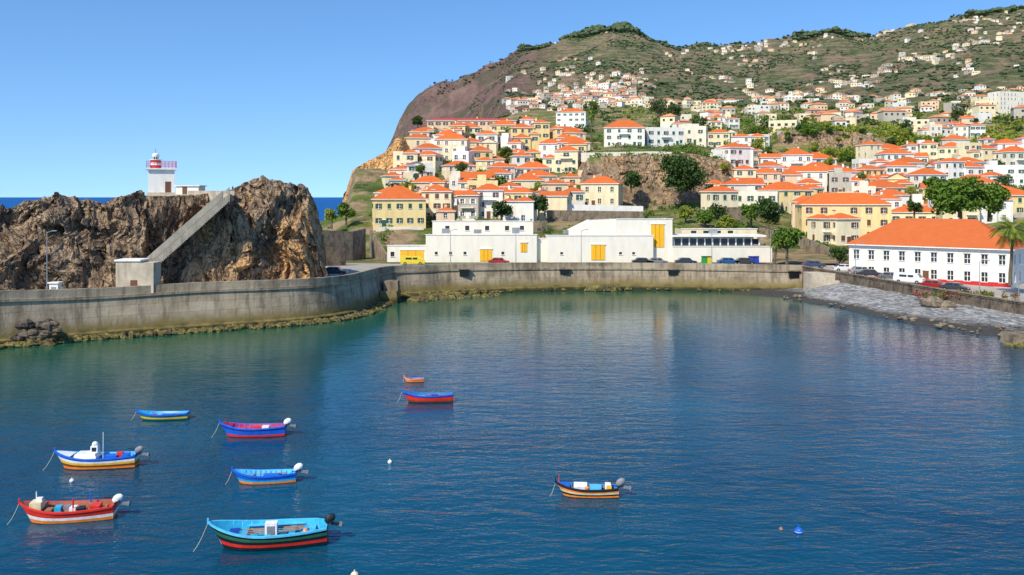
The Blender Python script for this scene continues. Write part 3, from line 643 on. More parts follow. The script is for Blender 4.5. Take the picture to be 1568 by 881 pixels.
def village(name,items,sz=1.0):
    mb=MB()
    for px,D in items:
        z=zter(px,D); 
        if z<8: continue
        X=X_(px,D); s=random.uniform(.6,1.15)*sz; w,d,h=random.uniform(7,14)*s,random.uniform(7,9)*s,random.choice([3.2,4,5,6,7])*s
        c,sn=math.cos(y:=random.uniform(-.6,.6)),math.sin(y)
        mw=W[random.choice(['white','white','pale','pale','cream','cream','peach','grey','grey'])]; T=lambda a,b_,zz:(X+a*c-b_*sn,D+a*sn+b_*c,z+zz)
        x,yy=w/2,d/2; e=h; lo=-6
        b4=[(-x,-yy),(x,-yy),(x,yy),(-x,yy)]
        for k in range(4):
            p,q=b4[k],b4[(k+1)%4]; mb.face([T(*p,lo),T(*q,lo),T(*q,e),T(*p,e)],mw)
        if random.random()<.6:
            o=.4; r=e+min(w,d)*.24; E=[(-x-o,-yy-o),(x+o,-yy-o),(x+o,yy+o),(-x-o,yy+o)]; rx=max(x-yy,0)
            R1=T(-rx,0,r);R2=T(rx,0,r); E=[T(*q,e) for q in E]
            mb.face([E[0],E[1],R2,R1],ROOFD);mb.face([E[1],E[2],R2],ROOFD);mb.face([E[2],E[3],R1,R2],ROOFD);mb.face([E[3],E[0],R1],ROOFD)
        else: mb.face([T(*q,e) for q in b4],M_pave)
        fl=max(1,int(h/2.8)); nw=max(2,int(w/3)); 
        for f in range(fl):
            for k in range(nw):
                if random.random()<.15: continue
                u=-x+w*(k+.5)/nw; zz=h/fl*(f+.5); hw=random.uniform(.5,.9);
                mb.face([T(u-hw,-yy-.05,zz-.7),T(u+hw,-yy-.05,zz-.7),T(u+hw,-yy-.05,zz+.6),T(u-hw,-yy-.05,zz+.6)],M_glass)
    mb.build(name)
it=[]
for i in range(190):
    px=random.uniform(1000,1640); D=random.uniform(450,860)
    if noise.noise((px*.02,D*.01,4))>-.1: it.append((px,D))
village('distant_terrace_houses',it,.95)
it=[]
def scatter(n,f):
    k=0
    while k<n:
        px=random.uniform(775,1640); D=random.uniform(870,2230)
        if random.random()<f(px,D): it.append((px,D)); k+=1
scatter(330,lambda px,D: math.exp(-((px-900)/75)**2-((D-1150)/260)**2))
scatter(230,lambda px,D: max(0,noise.noise((px*.016,D*.005,2.2))*1.8-.1))
scatter(170,lambda px,D: math.exp(-(((D-1500)-(px-1400)*1.6)/70)**2)*.9 if px>1150 else 0)
scatter(60,lambda px,D: math.exp(-((D-2180)/40)**2) if px>1060 else 0)
scatter(130,lambda px,D: math.exp(-((D-950)/60)**2))
village('mountain_village_houses',it,.88)
# ------------------------------------------------------------------ market building
mb=MB(); Dm=188; zg=4.4; MW=wallmat('market_plaster',(.86,.82,.72),.6)
def mx(px): return X_(px,Dm)
def mz(py): return H-(py-HY)*Dm/F
def blk(a0,a1,top,dep,off=0,cols=(),rows=(),ww=1.0,wh=1.0,base=zg,mw=MW):
    x0,x1=mx(a0),mx(a1); z1=mz(top); y=Dm+off
    facade(mb,(x0,y,0),(1,0,0),x1-x0,base-.5,z1,[mx(c)-x0 for c in cols],[mz(r) for r in rows],ww,wh,mw,frame=False)
    mb.face([(x1,y,base-.5),(x1,y+dep,base-.5),(x1,y+dep,z1),(x1,y,z1)],mw); mb.face([(x0,y+dep,base-.5),(x0,y,base-.5),(x0,y,z1),(x0,y+dep,z1)],mw)
    mb.face([(x0,y,z1-.25),(x1,y,z1-.25),(x1,y+dep,z1-.25),(x0,y+dep,z1-.25)],M_pave)
    mb.box(((x0+x1)/2,y+.12,z1+.06),(x1-x0+.3,.45,.16),M_trim)
blk(592,652,377,10,1.0,[600],[390],.8,1.0)
blk(652,822,360,10,0,[668,690,712,770],[388],.6,.6)
blk(656,818,341,9,9.5,[680,712,744,776,800],[352],.9,1.0,base=8,mw=MW)
blk(822,838,366,9,1.2)
blk(838,1000,361,10,-.3,[860,950,970],[388],.6,.5)
blk(945,1031,336,11,1.0,[],[],1,1)
x0,x1=mx(872),mx(945); y=Dm+3
mb.face([(x0,y,mz(361)),(x1,y,mz(361)),(x1,y,mz(336)),(mx(905),y,mz(338)),(x0,y,mz(354))],MW); mb.face([(mx(905),y,mz(338)),(x1,y,mz(336)),(x1,y+6,mz(336)),(mx(905),y+6,mz(338))],M_pave); mb.face([(x0,y,mz(354)),(mx(905),y,mz(338)),(mx(905),y+6,mz(338)),(x0,y+6,mz(354))],MW)
blk(1031,1183,378,11,.3)
blk(1031,1160,364,.5,3.2); mb.box(((mx(1031)+mx(1175))/2,Dm+4.5,mz(362)),(mx(1175)-mx(1031),7.5,.35),M_trim)
mb.box(((mx(1034)+mx(1165))/2,Dm+1.9,mz(371)),(mx(1165)-mx(1034),.1,1.2),M_glass)
for k in range(12): mb.box((mx(1034+k*12),Dm+1.8,mz(371)),(.25,.2,1.6),M_trim)
blk(1060,1183,354,8,12,[1080,1100,1120,1140],[359],1.2,.6,base=8,mw=W['cream'])
for px,h_ in ((680,1.0),(730,.8),(790,1.2),(870,.7),(975,1.3),(1100,.8)): mb.box((mx(px),Dm+5,mz(359)+h_/2),(1.6,1.4,h_),M_steel)
for a0,a1,b0,b1,o_ in ((735,753,382,400,-.06),(797,807,372,386,-.06),(905,926,375,398,-.36),(998,1018,344,379,.94),(612,648,384,400,.94)):
    mb.box(((mx(a0)+mx(a1))/2,Dm+o_,(mz(b0)+mz(b1))/2),(mx(a1)-mx(a0),.1,mz(b0)-mz(b1)),M_ydoor)
    mb.box(((mx(a0)+mx(a1))/2,Dm+o_-.03,mz(b0)+.1),(mx(a1)-mx(a0)+.3,.2,.16),M_trim)
    for k in range(1,3): mb.box((mx(a0)+(mx(a1)-mx(a0))*k/3,Dm+o_-.06,(mz(b0)+mz(b1))/2),(.05,.04,mz(b0)-mz(b1)),M_brown)
mb.build('white_market_building')
def rwall(pts,h,th,mat,name):
    mb=MB()
    for (a,z0),(b_,z1) in zip(pts[:-1],pts[1:]):
        a=Vector(a);b_=Vector(b_); d=(b_-a); L=math.hypot(d.x,d.y); n=Vector((d.y,-d.x)).normalized() if L else Vector((0,-1))
        p=[Vector((a.x,a.y)),Vector((b_.x,b_.y))]; q=[p[0]-n*th,p[1]-n*th]
        mb.face([(*p[0],z0-h),(*p[1],z1-h),(*p[1],z1),(*p[0],z0)],mat); mb.face([(*p[0],z0),(*p[1],z1),(*q[1],z1),(*q[0],z0)],mat)
        mb.face([(*q[1],z1-h),(*q[0],z0-h),(*q[0],z0),(*q[1],z1)],mat)
        mb.face([(*p[1],z1-h),(*q[1],z1-h),(*q[1],z1),(*p[1],z1)],mat); mb.face([(*q[0],z0-h),(*p[0],z0-h),(*p[0],z0),(*q[0],z0)],mat)
    mb.build(name)
def W2(px,py,D): x,y,z=P(px,py,D); return ((x,y),z)
rwall([W2(488,352,188),W2(540,355,194),W2(560,350,200)],12,1.0,M_stonewall,'stone_retaining_wall')
rwall([W2(488,378,176),W2(530,380,178)],9,1.0,M_darkstone,'quay_retaining_wall')
rwall([W2(566,352,205),W2(592,392,190)],10,.5,M_stonewall,'ramp_wall')
rwall([W2(838,322,238),W2(985,324,240)],8,.5,M_stonewall,'terrace_retaining_wall')
rwall([W2(860,313,243),W2(985,316,244)],3,.4,W['white'],'white_garden_wall')
rwall([W2(700,340,226),W2(838,338,226)],6,.5,M_stonewall,'stone_terrace_wall')
rwall([W2(1150,346,226),W2(1225,362,212),W2(1300,392,192)],7,.5,M_stonewall,'street_ramp_wall')
rwall([W2(890,234,292),W2(1000,232,294),W2(1110,236,296)],3,.5,W['pale'],'cliff_top_wall')
rwall([W2(1190,200,428),W2(1340,204,428)],3,.6,W['grey'],'garden_wall')
for k,(a,b_,c,D) in enumerate(((620,700,300,262),(720,800,305,262),(640,760,262,300),(1090,1180,318,240),(1330,1500,300,285),(1400,1568,345,235),(780,860,240,330))):
    rwall([W2(a,c,D),W2(b_,c+random.uniform(-3,3),D+2)],4,.4,M_stonewall if k%2 else W['grey'],'terrace_wall')
# ------------------------------------------------------------------ vegetation
def leafcloud(C,R,n,size,flat=1.0):
    k=len(C); idx=rng.integers(0,k,n); d=rng.normal(size=(n,3)); d/=np.linalg.norm(d,axis=1)[:,None]
    r=(rng.random(n)**.45)[:,None]; p=C[idx]+d*r*R[idx][:,None]*np.array([1,1,flat])
    a=rng.normal(size=(n,3)); a/=np.linalg.norm(a,axis=1)[:,None]; b_=np.cross(a,rng.normal(size=(n,3))); b_/=np.linalg.norm(b_,axis=1)[:,None]
    s=(size*(.6+.8*rng.random(n)))[:,None]; a=a*s; b_=b_*s*.7
    V=np.stack([p-a,p-b_,p+a,p+b_],1).reshape(-1,3); Fc=np.arange(4*n).reshape(-1,4); return V,Fc
def tree(px,base,hpx,rpx,D=None,mat=None,name='broadleaf_tree',dens=1.0,flat=.8):
    mat=mat or M_leaf
    if D is None: D=find(px,base)
    X,Y,Z=P(px,base,D); Hh=hpx*D/F; R=rpx*D/F
    mb=MB(); cz=Hh-R*flat*.9; cz=max(cz,Hh*.42)
    mb.tube((0,0,-1.5),(0,0,cz*.7),R*.09+.08,R*.06+.05,M_bark,8); k=int(11+7*dens); C=[];RR=[]
    for i in range(k):
        a=random.uniform(0,6.28); r=R*.68*math.sqrt(random.random()); zz=cz+random.uniform(-.75,.75)*R*flat*(1-.4*r/R)
        c=(r*math.cos(a),r*math.sin(a),zz); C.append(c); RR.append(R*random.uniform(.26,.48)); mb.tube((0,0,cz*.55),c,R*.04+.03,.02,M_bark,5,False)
    ls=max(.16,min(.4,R*.09))
    V,Fc=leafcloud(np.array(C),np.array(RR),int(1700*dens),ls,.8)
    o=len(mb.v); mb.v+=[tuple(v) for v in V]
    mb.f+=[tuple(int(q)+o for q in f) for f in Fc]; i=mb.mi(mat); mb.m+=[i]*len(Fc); mb.uv+=[None]*len(Fc)
    mb.build(name,(X,Y,Z))
tree(1044,302,66,40,D=268,mat=M_leafd,dens=3.2,name='large_dark_tree')
tree(1205,405,58,24,D=182,dens=1.8); tree(1470,336,66,40,D=215,dens=3); tree(1515,330,50,32,D=216,dens=2.2); tree(1436,320,48,24,D=218,dens=1.6)
tree(1176,345,40,24,D=222,dens=1.6,mat=M_leafd); tree(1150,345,34,18,D=224,dens=1.2); tree(825,334,34,16,D=236,mat=M_leafd,dens=1.2); tree(966,288,26,17,D=275,mat=M_leafd,dens=1.2)
tree(768,330,24,18,D=232,mat=M_leafd); tree(740,285,26,15,mat=M_leaf); tree(908,192,42,9,mat=M_leaf,flat=1.6,name='cypress_tree'); tree(1010,190,40,18,mat=M_leafd); tree(1030,190,30,16,mat=M_leafd)
tree(530,336,26,16,D=232,mat=M_leaf); tree(508,342,22,12,D=228,mat=M_leafl); tree(1080,345,26,18,D=226); tree(1050,338,24,14,D=232,mat=M_leafl); tree(1110,350,20,16,D=224,mat=M_leafl); tree(728,222,18,10,mat=M_leafd)
tree(1240,212,26,20,D=420); tree(1160,208,30,30,mat=M_leaf,dens=1.5); tree(1185,206,26,24,mat=M_leaf); tree(1376,226,30,20,mat=M_leafl); tree(1300,246,22,24,mat=M_leafl); tree(1270,246,20,20,mat=M_leafl); tree(640,200,22,10,D=352,mat=M_leafd); tree(800,200,22,10,mat=M_leafd)
tree(1470,188,30,18,mat=M_leafd,D=520); tree(1400,330,24,14,mat=M_leafd,D=240); tree(1070,200,20,16,mat=M_leafd); tree(1285,400,22,16,D=178,mat=M_leafd)
for i in range(100):
    rg=random.choice([((600,880),(215,330)),((1090,1568),(235,345)),((1090,1568),(180,230))])
    px=random.uniform(*rg[0]);py=random.uniform(*rg[1]); D=find(px,py); X=X_(px,D)
    if D>600 or any(math.hypot(X-a,D-b_)<r*.85 for a,b_,r in placed): continue
    tree(px,py,random.uniform(3.5,7)*F/D,random.uniform(1.8,3.6)*F/D,D=D,mat=random.choice([M_leaf,M_leafd,M_leafl]),dens=.6)
def palm(px,base,hpx,D,name='palm_tree',fl=3.2):
    X,Y,Z=P(px,base,D); h=hpx*D/F; mb=MB(); pr=(0,0,-.5)
    for k in range(6):
        q=(.25*math.sin(k*.5),0,h*(k+1)/6); mb.tube(pr,q,.3-.02*k,.28-.02*k,M_bark,8,False); pr=q
    top=Vector(pr)
    for i in range(46):
        a=i*2.4; el=random.uniform(-.7,1.2); p=top.copy(); dr=Vector((math.cos(a)*math.cos(el),math.sin(a)*math.cos(el),math.sin(el))); sd=Vector((-math.sin(a),math.cos(a),0))
        for s in range(9):
            q=p+dr*fl/9; dr=(dr+Vector((0,0,-.17))).normalized(); wd=fl*.22*math.sin(math.pi*(s+1.2)/10.5)
            for sg in (-1,1):
                for t in (0,.5):
                    b0=p.lerp(q,t); b1=p.lerp(q,t+.35); tip=b1+sd*sg*wd+dr*wd*.5+Vector((0,0,-wd*.45)); mb.face([b0,b1,tip],(M_leaf,M_leafl,M_leafd)[i%3])
            mb.face([p-sd*.03,p+sd*.03,q+sd*.03,q-sd*.03],M_leafl); p=q
    mb.build(name,(X,Y,Z))
palm(1547,432,80,142,fl=3.6); palm(1186,405,36,181,fl=1.8); palm(905,215,40,372,fl=3)
def mass(name,pts,mat,rad,nper,size):
    C=np.array([(X_(px,D),D,zter(px,D)+rad*.3) for px,D in pts]); R=np.full(len(C),rad)*(.6+.8*rng.random(len(C)))
    V,Fc=leafcloud(C,R,nper*len(C),size,.6); npmesh(name,V,Fc,[mat])
def pick(n,a,b_,c,d,th,sd,s1=.02,s2=.04):
    pts=[]
    while len(pts)<n:
        px=random.uniform(a,b_);D=random.uniform(c,d)
        if zbase(px,D)<6 or (px<560 and random.random()<.8) or (px<626 and D>270): continue
        if noise.noise((px*s1,D*s2,sd))>th or random.random()<.1: pts.append((px,D))
    return pts
mass('hillside_shrubs',pick(950,500,1600,212,420,0,9),M_leaf,1.3,24,.3)
mass('hillside_dark_shrubs',pick(450,600,1600,212,420,.1,19),M_leafd,1.4,24,.3)
pts=[(random.uniform(1180,1420),random.uniform(425,470)) for _ in range(220)]+[(random.uniform(1350,1560),random.uniform(380,500)) for _ in range(450)]
mass('terrace_vegetation',pts,M_leafl,2.0,26,.45)
mass('cliff_top_shrubs',[(random.uniform(895,1115),random.uniform(290,300)) for _ in range(70)]+[(random.uniform(1185,1345),random.uniform(422,432)) for _ in range(60)],M_leaf,1.4,30,.3)
mass('distant_orchard_trees',pick(650,880,1640,430,900,-.05,6,.015,.012),M_leafd,2.8,20,.8)
mass('distant_gardens',pick(350,950,1640,430,900,.05,16,.015,.012),M_leafl,2.8,20,.7)
pts=[(random.uniform(1040,1150),random.uniform(205,222)) for _ in range(60)]; mass('hedge',pts,M_leaf,1.0,40,.22)
ico=[(0,0,1),(.89,0,.45),(.28,.85,.45),(-.72,.53,.45),(-.72,-.53,.45),(.28,-.85,.45),(0,0,-.4)]
icf=[(0,1,2),(0,2,3),(0,3,4),(0,4,5),(0,5,1),(1,6,2),(2,6,3),(3,6,4),(4,6,5),(5,6,1)]
VV=[];FF=[]
def clump(px,D,r,z=0):
    c=np.array((X_(px,D),D,zter(px,D)+z)); o=len(VV)
    for q in ico: VV.append(c+np.array(q)*r*(.7+.6*rng.random(3)))
    FF.extend([(a+o,b_+o,c_+o) for a,b_,c_ in icf])
k=0
while k<9500:
    px=random.uniform(720,1640);D=random.uniform(880,2290)
    if noise.noise((px*.012,D*.006,12))+.5*noise.noise((px*.05,D*.02,2))>.0: clump(px,D,random.uniform(1.4,4.0)); k+=1
def ridgetrees(a,b_,n,r):
    for _ in range(n): clump(random.uniform(a,b_),random.uniform(2230,2320),random.uniform(r*.4,r),r*.4)
ridgetrees(795,845,120,8);ridgetrees(860,985,420,10);ridgetrees(940,975,120,13);ridgetrees(985,1040,90,8);ridgetrees(1215,1330,260,10);ridgetrees(1480,1600,280,11);ridgetrees(1040,1480,140,6);ridgetrees(650,795,60,5)
npmesh('mountain_scrub_trees',np.array(VV),np.array(FF),[M_leafm])
C=np.array([(X_(px,D),D,3.0) for px,D in [(random.uniform(1400,1560),random.uniform(138,143)) for _ in range(40)]]); V,Fc=leafcloud(C,np.full(40,.6),1800,.16); npmesh('flowering_shrubs',V,Fc,[M_leaf,M_flower],mi=(rng.random(1800)<.2).astype(int))
# ------------------------------------------------------------------ cars, lamps
def car(px,D,z,c,L=4.2,yaw=0,van=False):
    mb=MB(); cm=simple('car_paint',c,.25,.03,spec=.5); w=1.7
    if van: prof=[(-.5,.35),(.5,.35),(.5,.95),(.42,1.1),(.33,1.75),(-.48,1.85),(-.5,.9)]
    else: prof=[(-.5,.3),(.5,.3),(.5,.75),(.3,.88),(.17,1.38),(-.22,1.42),(-.4,.95),(-.5,.88)]
    pts=[(a*L,z_) for a,z_ in prof]; n=len(pts)
    ins=lambda z_: w/2-(.13 if z_>1.2 else 0)
    for k in range(n):
        (a,b_),(c_,d_)=pts[k],pts[(k+1)%n]; mt=M_glass if (min(b_,d_)>.84 and abs(b_-d_)>.3) else cm
        mb.face([(a,-ins(b_),b_),(a,ins(b_),b_),(c_,ins(d_),d_),(c_,-ins(d_),d_)],mt)
    mb.face([(a,-ins(b_),b_) for a,b_ in pts],cm); mb.face([(a,ins(b_),b_) for a,b_ in pts[::-1]],cm)
    for s in (-1,1):
        for q in ((-.3,-.03),(.0,.2)) : mb.box(((q[0]+q[1])/2*L,s*(w/2-.05),1.12 if not van else 1.35),((q[1]-q[0])*L*.92,.06,.36),M_glass)
        for a in (-.31,.31): mb.tube((a*L,s*(w/2-.18),.32),(a*L,s*(w/2+.02),.32),.33,.33,M_black,12); mb.tube((a*L,s*(w/2+.02),.32),(a*L,s*(w/2+.03),.32),.17,.17,M_steel,10)
    mb.box((.5*L,0,.62),(.06,1.4,.15),M_trim); mb.box((-.5*L,0,.68),(.06,1.4,.15),M_red)
    mb.build('parked_van' if van else 'parked_car',(X_(px,D),D,z),math.radians(yaw))
car(632,181,4.48,(.7,.55,.02),4.8,5,True); car(764,182,4.48,(.35,.03,.03)); car(984,182,4.48,(.03,.035,.04)); car(1006,182,4.48,(.2,.21,.22)); car(1050,182,4.48,(.04,.05,.08)); car(1115,182,4.48,(.02,.1,.25)); car(1140,182,4.48,(.05,.05,.05))
car(1246,176,4.3,(.05,.07,.12)); car(1292,172,3.95,(.7,.7,.7)); car(1333,164,3.6,(.04,.04,.05),4.2,-20); car(1392,156,3.2,(.7,.7,.7),4.8,-40,True); car(1365,160,3.4,(.12,.13,.14),4.2,-30); car(512,150,5.1,(.04,.06,.1)); car(1318,168,3.8,(.3,.3,.32)); car(1430,149,3.0,(.3,.02,.02),4.2,-40); car(1462,146,2.9,(.05,.05,.06),4.2,-40)
mb=MB(); 
for i,(px,c) in enumerate(((1078,(.02,.3,.05)),(1086,(.6,.5,.02)),(1150,(.02,.05,.45)),(1158,(.02,.05,.45)))):
    cm=simple('recycling_plastic',c); x=X_(px,184.5); mb.box((x,184.5,5.2),(1.0,1,1.4),cm,taper=.85); mb.box((x,184.5,5.95),(1.0,1,.14),M_black)
mb.build('recycling_bins')
def lamp(px,D,z,h=7):
    mb=MB(); mb.tube((0,0,0),(0,0,h),.08,.045,M_steel,8); mb.tube((0,0,h),(.9,-.3,h+.25),.045,.04,M_steel,6); mb.box((1.1,-.35,h+.25),(.6,.22,.12),M_steel); mb.tube((0,0,0),(0,0,.4),.16,.14,M_steel,8); mb.build('street_lamp',(X_(px,D),D,z))
for px in (690,790,890,1090,1180): lamp(px,177.5,4.45)
lamp(1310,163,3.6,6); lamp(1500,138,2.2,6); lamp(1560,133,2.0,6)
lamp(72,rockfront(72)-2.5,5,8.5)
mb=MB(); x=X_(85,rockfront(85)-2.8); y=rockfront(85)-2.8; mb.box((x,y,6.1),(1.1,1,2.0),W['white']); mb.box((x,y,7.15),(1.4,1.3,.15),M_trim); mb.box((x,y-.52,5.9),(.6,.05,1.5),M_steel); mb.build('electrical_kiosk')
# ------------------------------------------------------------------ boats
PC={}
def pc(n,c,r=.35):
    if n not in PC: PC[n]=simple('boat_'+n,c,r,.18,3.0,.45)
    return PC[n]
blue=pc('blue',(.01,.12,.62)); dblue=pc('dark_blue',(.01,.035,.30)); cyan=pc('turquoise',(.03,.40,.66)); white=pc('white',(.82,.82,.79)); yel=pc('yellow',(.82,.48,.04)); org=pc('orange',(.85,.24,.03)); red=pc('red',(.70,.035,.02)); green=pc('green',(.03,.16,.09)); blk_=pc('black',(.015,.017,.02)); cream=pc('cream',(.70,.60,.38)); wood=pc('wood',(.34,.16,.06),.6); grey=pc('grey',(.22,.22,.23)); brn=pc('brown',(.20,.05,.02)); lbl=pc('light_blue',(.10,.50,.76))
def boat(px,py,Lpx,bands,inner,rim,yaw=0,name='fishing_boat',beam=.36,motor=None,thw=None,extra=None,foredeck=None,bottom=None,hh=.75):
    D=Dz(py); X,Y=X_(px,D),D; L=Lpx*D/F; B=L*beam; Hh=L*.13*hh/.75; thw=thw or inner; bottom=bottom or blk_
    mb=MB(); Nn=26; nb=len(bands); K=nb+2
    def st(t):
        if t<.5: b_=B/2*max(0,(1-(1-t/.5)**2.2))**.75
        else: b_=B/2*(1-.38*((t-.5)/.5)**2)
        zs=Hh*(1+ (.62*(1-t/.5)**2 if t<.5 else .14*((t-.5)/.5)**2)); zk=-.3+ (Hh*1.0+.2)*max(0,1-t/.10)**2*.55
        return b_,zs,zk
    def rake(t,g): return .12*L*g*max(0,1-t*3.2)
    rows=[]
    for i in range(Nn+1):
        t=(i/Nn)**1.15; b_,zs,zk=st(t); R=[]
        for k in range(K):
            if k<=nb: f=k/nb; z=zs*(1-f)+.04*f
            else: z=zk
            g=(zs-z)/(zs-zk+1e-6); y=b_*(1-.28*g) if k<K-1 else b_*.25
            R.append((-L/2+L*t+rake(t,g),y,z))
        rows.append(R)
    ms=list(bands)+[bottom]
    for i in range(Nn):
        for k in range(K-1):
            a,b_,c,d=rows[i][k],rows[i+1][k],rows[i+1][k+1],rows[i][k+1]
            mb.face([(q[0],-q[1],q[2]) for q in (d,c,b_,a)],ms[k]); mb.face([a,b_,c,d],ms[k])
    R=rows[-1]
    for k in range(K-1): mb.face([(R[k][0],-R[k][1],R[k][2]),(R[k+1][0],-R[k+1][1],R[k+1][2]),R[k+1],R[k]],ms[k])
    th=.07*L/5; fz=.12; I=[]
    for i in range(Nn+1):
        t=(i/Nn)**1.15; x,y,z=rows[i][0]; y2=max(y-th*1.3,0); g=(z-fz)/(z+.3); I.append((x+(.1 if i==0 else 0)-(.08 if i==Nn else 0),y,y2,z,x+rake(t,g)+.12*(1-i/Nn)-(.08 if i==Nn else 0)))
    for i in range(Nn):
        x,y,y2,z,xf=I[i];X2,Y1,Y2,Z2,Xf=I[i+1]; xo=rows[i][0][0];Xo=rows[i+1][0][0]; zc=.05
        for s in (1,-1):
            mb.face([(xo,s*(y+.03),z+zc),(Xo,s*(Y1+.03),Z2+zc),(X2,s*Y2,Z2+zc),(x,s*y2,z+zc)],rim)
            mb.face([(xo,s*(y+.03),z-.05),(Xo,s*(Y1+.03),Z2-.05),(Xo,s*(Y1+.03),Z2+zc),(xo,s*(y+.03),z+zc)],rim)
            f1=y2*.72;f2=Y2*.72; mb.face([(x,s*y2,z+zc),(X2,s*Y2,Z2+zc),(Xf,s*f2,fz),(xf,s*f1,fz)],inner)
        mb.face([(xf,-y2*.72,fz),(Xf,-Y2*.72,fz),(Xf,Y2*.72,fz),(xf,y2*.72,fz)],inner)
        if i%2==0 and i>4:
            for s in (1,-1): mb.face([(x,s*(y2-.02),z),(x+.07,s*(y2-.02),z),(x+.07,s*(y2*.72-.02),fz),(x,s*(y2*.72-.02),fz)],rim)
    x,y,y2,z,xf=I[-1]; mb.face([(x,-y2,z+.05),(x,y2,z+.05),(x,y2*.72,fz),(x,-y2*.72,fz)],inner); xo=rows[-1][0][0]
    mb.face([(x,-y2,z+.05),(x,y2,z+.05),(xo,y,z+.05),(xo,-y,z+.05)],rim)
    for t in (.3,.5,.7,.87):
        b_,zs,zk=st(t); mb.box((-L/2+L*t,0,zs*.72),(.26*L/5,b_*1.72,.05),thw)
    if foredeck:
        for i in range(int(Nn*.3)):
            x,y,y2,z,_=I[i];X2,Y1,Y2,Z2,_=I[i+1]; mb.face([(x,-y2,z+.03),(X2,-Y2,Z2+.03),(X2,Y2,Z2+.03),(x,y2,z+.03)],foredeck)
    mb.box((-L/2-.01,0,st(0)[1]+.06),(.08,.08,.3),rim)
    if motor:
        x=L/2+.12; zz=st(1)[1]; R=Matrix.Rotation(math.radians(-35),3,'Y')
        mb.ball((x,0,zz+.28),.27,motor,10,7,(1.2,.7,.85),R); mb.box((x-.02,0,zz+.10),(.4,.3,.1),blk_,R)
        mb.box((x+.28,0,zz+.0),(.46,.12,.14),grey if motor is not blk_ else blk_,Matrix.Rotation(math.radians(10),3,'Y')); mb.box((x+.56,0,zz-.04),(.16,.16,.2),grey,Matrix.Rotation(.3,3,'Y'))
        for a in range(3): mb.box((x+.66,0,zz-.04),(.03,.07,.24),blk_,Matrix.Rotation(a*2.09,3,'X'))
        mb.tube((x-.2,0,zz+.3),(x-.75,.1,zz+.35),.03,.03,blk_,5)
    mb.ball((L*.12,B*.12,Hh*.5),.17,cream,8,4,(1,1,.5)); mb.tube((-L*.16,-B*.1,fz),(-L*.16,-B*.1,fz+.28),.11,.14,random.choice([red,blue,white,blk_]),8)
    mb.tube((-L*.25,B*.18,Hh*.82),(L*.22,B*.22,Hh*.84),.025,.025,wood,5); mb.box((L*.27,B*.225,Hh*.84),(.5,.12,.025),wood)
    if extra: extra(mb,L,B,Hh)
    ob=mb.build(name,(X,Y,0),math.radians(yaw)); ob.rotation_euler[0]=math.radians(random.uniform(-2,2))
    r=MB(); p0=Vector((-L/2,0,st(0)[1])); p1=p0+Vector((-L*.12,-L*.10,-st(0)[1]-.1)); pv=p0
    for k in range(1,7):
        t=k/6; q=p0.lerp(p1,t)+Vector((0,0,-.18*math.sin(math.pi*t))); r.tube(pv,q,.011,.011,cream,4,False); pv=q
    ro=r.build('mooring_line'); ro.parent=ob
    return ob
def ex6(mb,L,B,Hh):
    mb.box((.15,0,Hh*.95),(.6,.5,.75),white); mb.box((.15,-.26,Hh*.95),(.4,.03,.5),grey); mb.box((-.9,.1,Hh*.55),(.7,.5,.1),cyan)
    for s in (-1,1): mb.box((.3,s*B*.37,Hh*.88),(L*.5,.2,.05),lbl)
    for k in range(3): mb.tube((-1.4+.1*k,-.2+.3*k,Hh*.8),(1.6+.1*k,-.1+.2*k,Hh*.9),.03,.03,wood,5)
    mb.ball((1.9,-.2,Hh*.8),.16,org,8,5); mb.box((-1.7,0,Hh*.95),(.5,.7,.06),dblue)
def ex3(mb,L,B,Hh):
    mb.box((-.55,0,Hh*1.2),(1.5,B*.62,.28),white,taper=.85); mb.box((-.1,.1,Hh*1.65),(.45,.45,.5),white); mb.box((-.1,-.14,Hh*1.7),(.28,.03,.26),blk_); mb.ball((-.1,.1,Hh*2.1),.22,white,8,5)
    mb.tube((.45,0,0),(.45,0,Hh+1.6),.03,.02,white,6); mb.box((1.0,0,Hh*.9),(.8,.7,.3),blue); mb.box((1.5,.2,Hh),(.4,.4,.4),red); mb.box((1.95,0,Hh),(.4,.6,.3),blue)
def ex5(mb,L,B,Hh):
    mb.box((-1.6,0,Hh*1.35),(.6,.7,.42),cream); mb.box((-1.5,.1,Hh*1.75),(.3,.3,.2),white)
    for k,c in enumerate((wood,cyan,grey,white,blk_,wood)): mb.box((-.9+.42*k,random.uniform(-.3,.3),Hh*.8),(.34,.5,.36+.1*(k%2)),c)
    mb.tube((-1.7,.2,Hh),(-1.7,.2,Hh+.9),.03,.03,white,5); mb.tube((.4,-.4,Hh*.6),(.4,-.4,Hh+.6),.05,.05,red,5); mb.tube((1.1,.4,Hh*.6),(1.1,.4,Hh+.6),.05,.05,blue,5); mb.box((1.5,0,Hh*.95),(.5,.7,.3),red)
def ex7(mb,L,B,Hh):
    mb.box((-.4,.1,Hh*1.1),(.8,B*.5,.2),white,Matrix.Rotation(.12,3,'X')); mb.box((.5,0,Hh*1.0),(.7,B*.45,.2),lbl); mb.box((1.25,.1,Hh*1.15),(.35,.4,.35),white); mb.box((1.3,-.3,Hh*1.1),(.3,.25,.3),yel)
    mb.tube((-1.7,0,Hh),(-1.7,0,Hh+.75),.03,.02,red,5); mb.ball((0,-.3,Hh*1.1),.14,org,8,5)
def ex2(mb,L,B,Hh):
    mb.box((.3,.1,Hh*.8),(.9,.5,.25),red); mb.box((1.0,-.1,Hh*.9),(.5,.4,.35),white); mb.box((-.8,0,Hh*.8),(.6,.5,.1),red); mb.tube((-1.9,0,Hh*1.3),(-1.9,0,Hh*1.3+.6),.05,.04,brn,5)
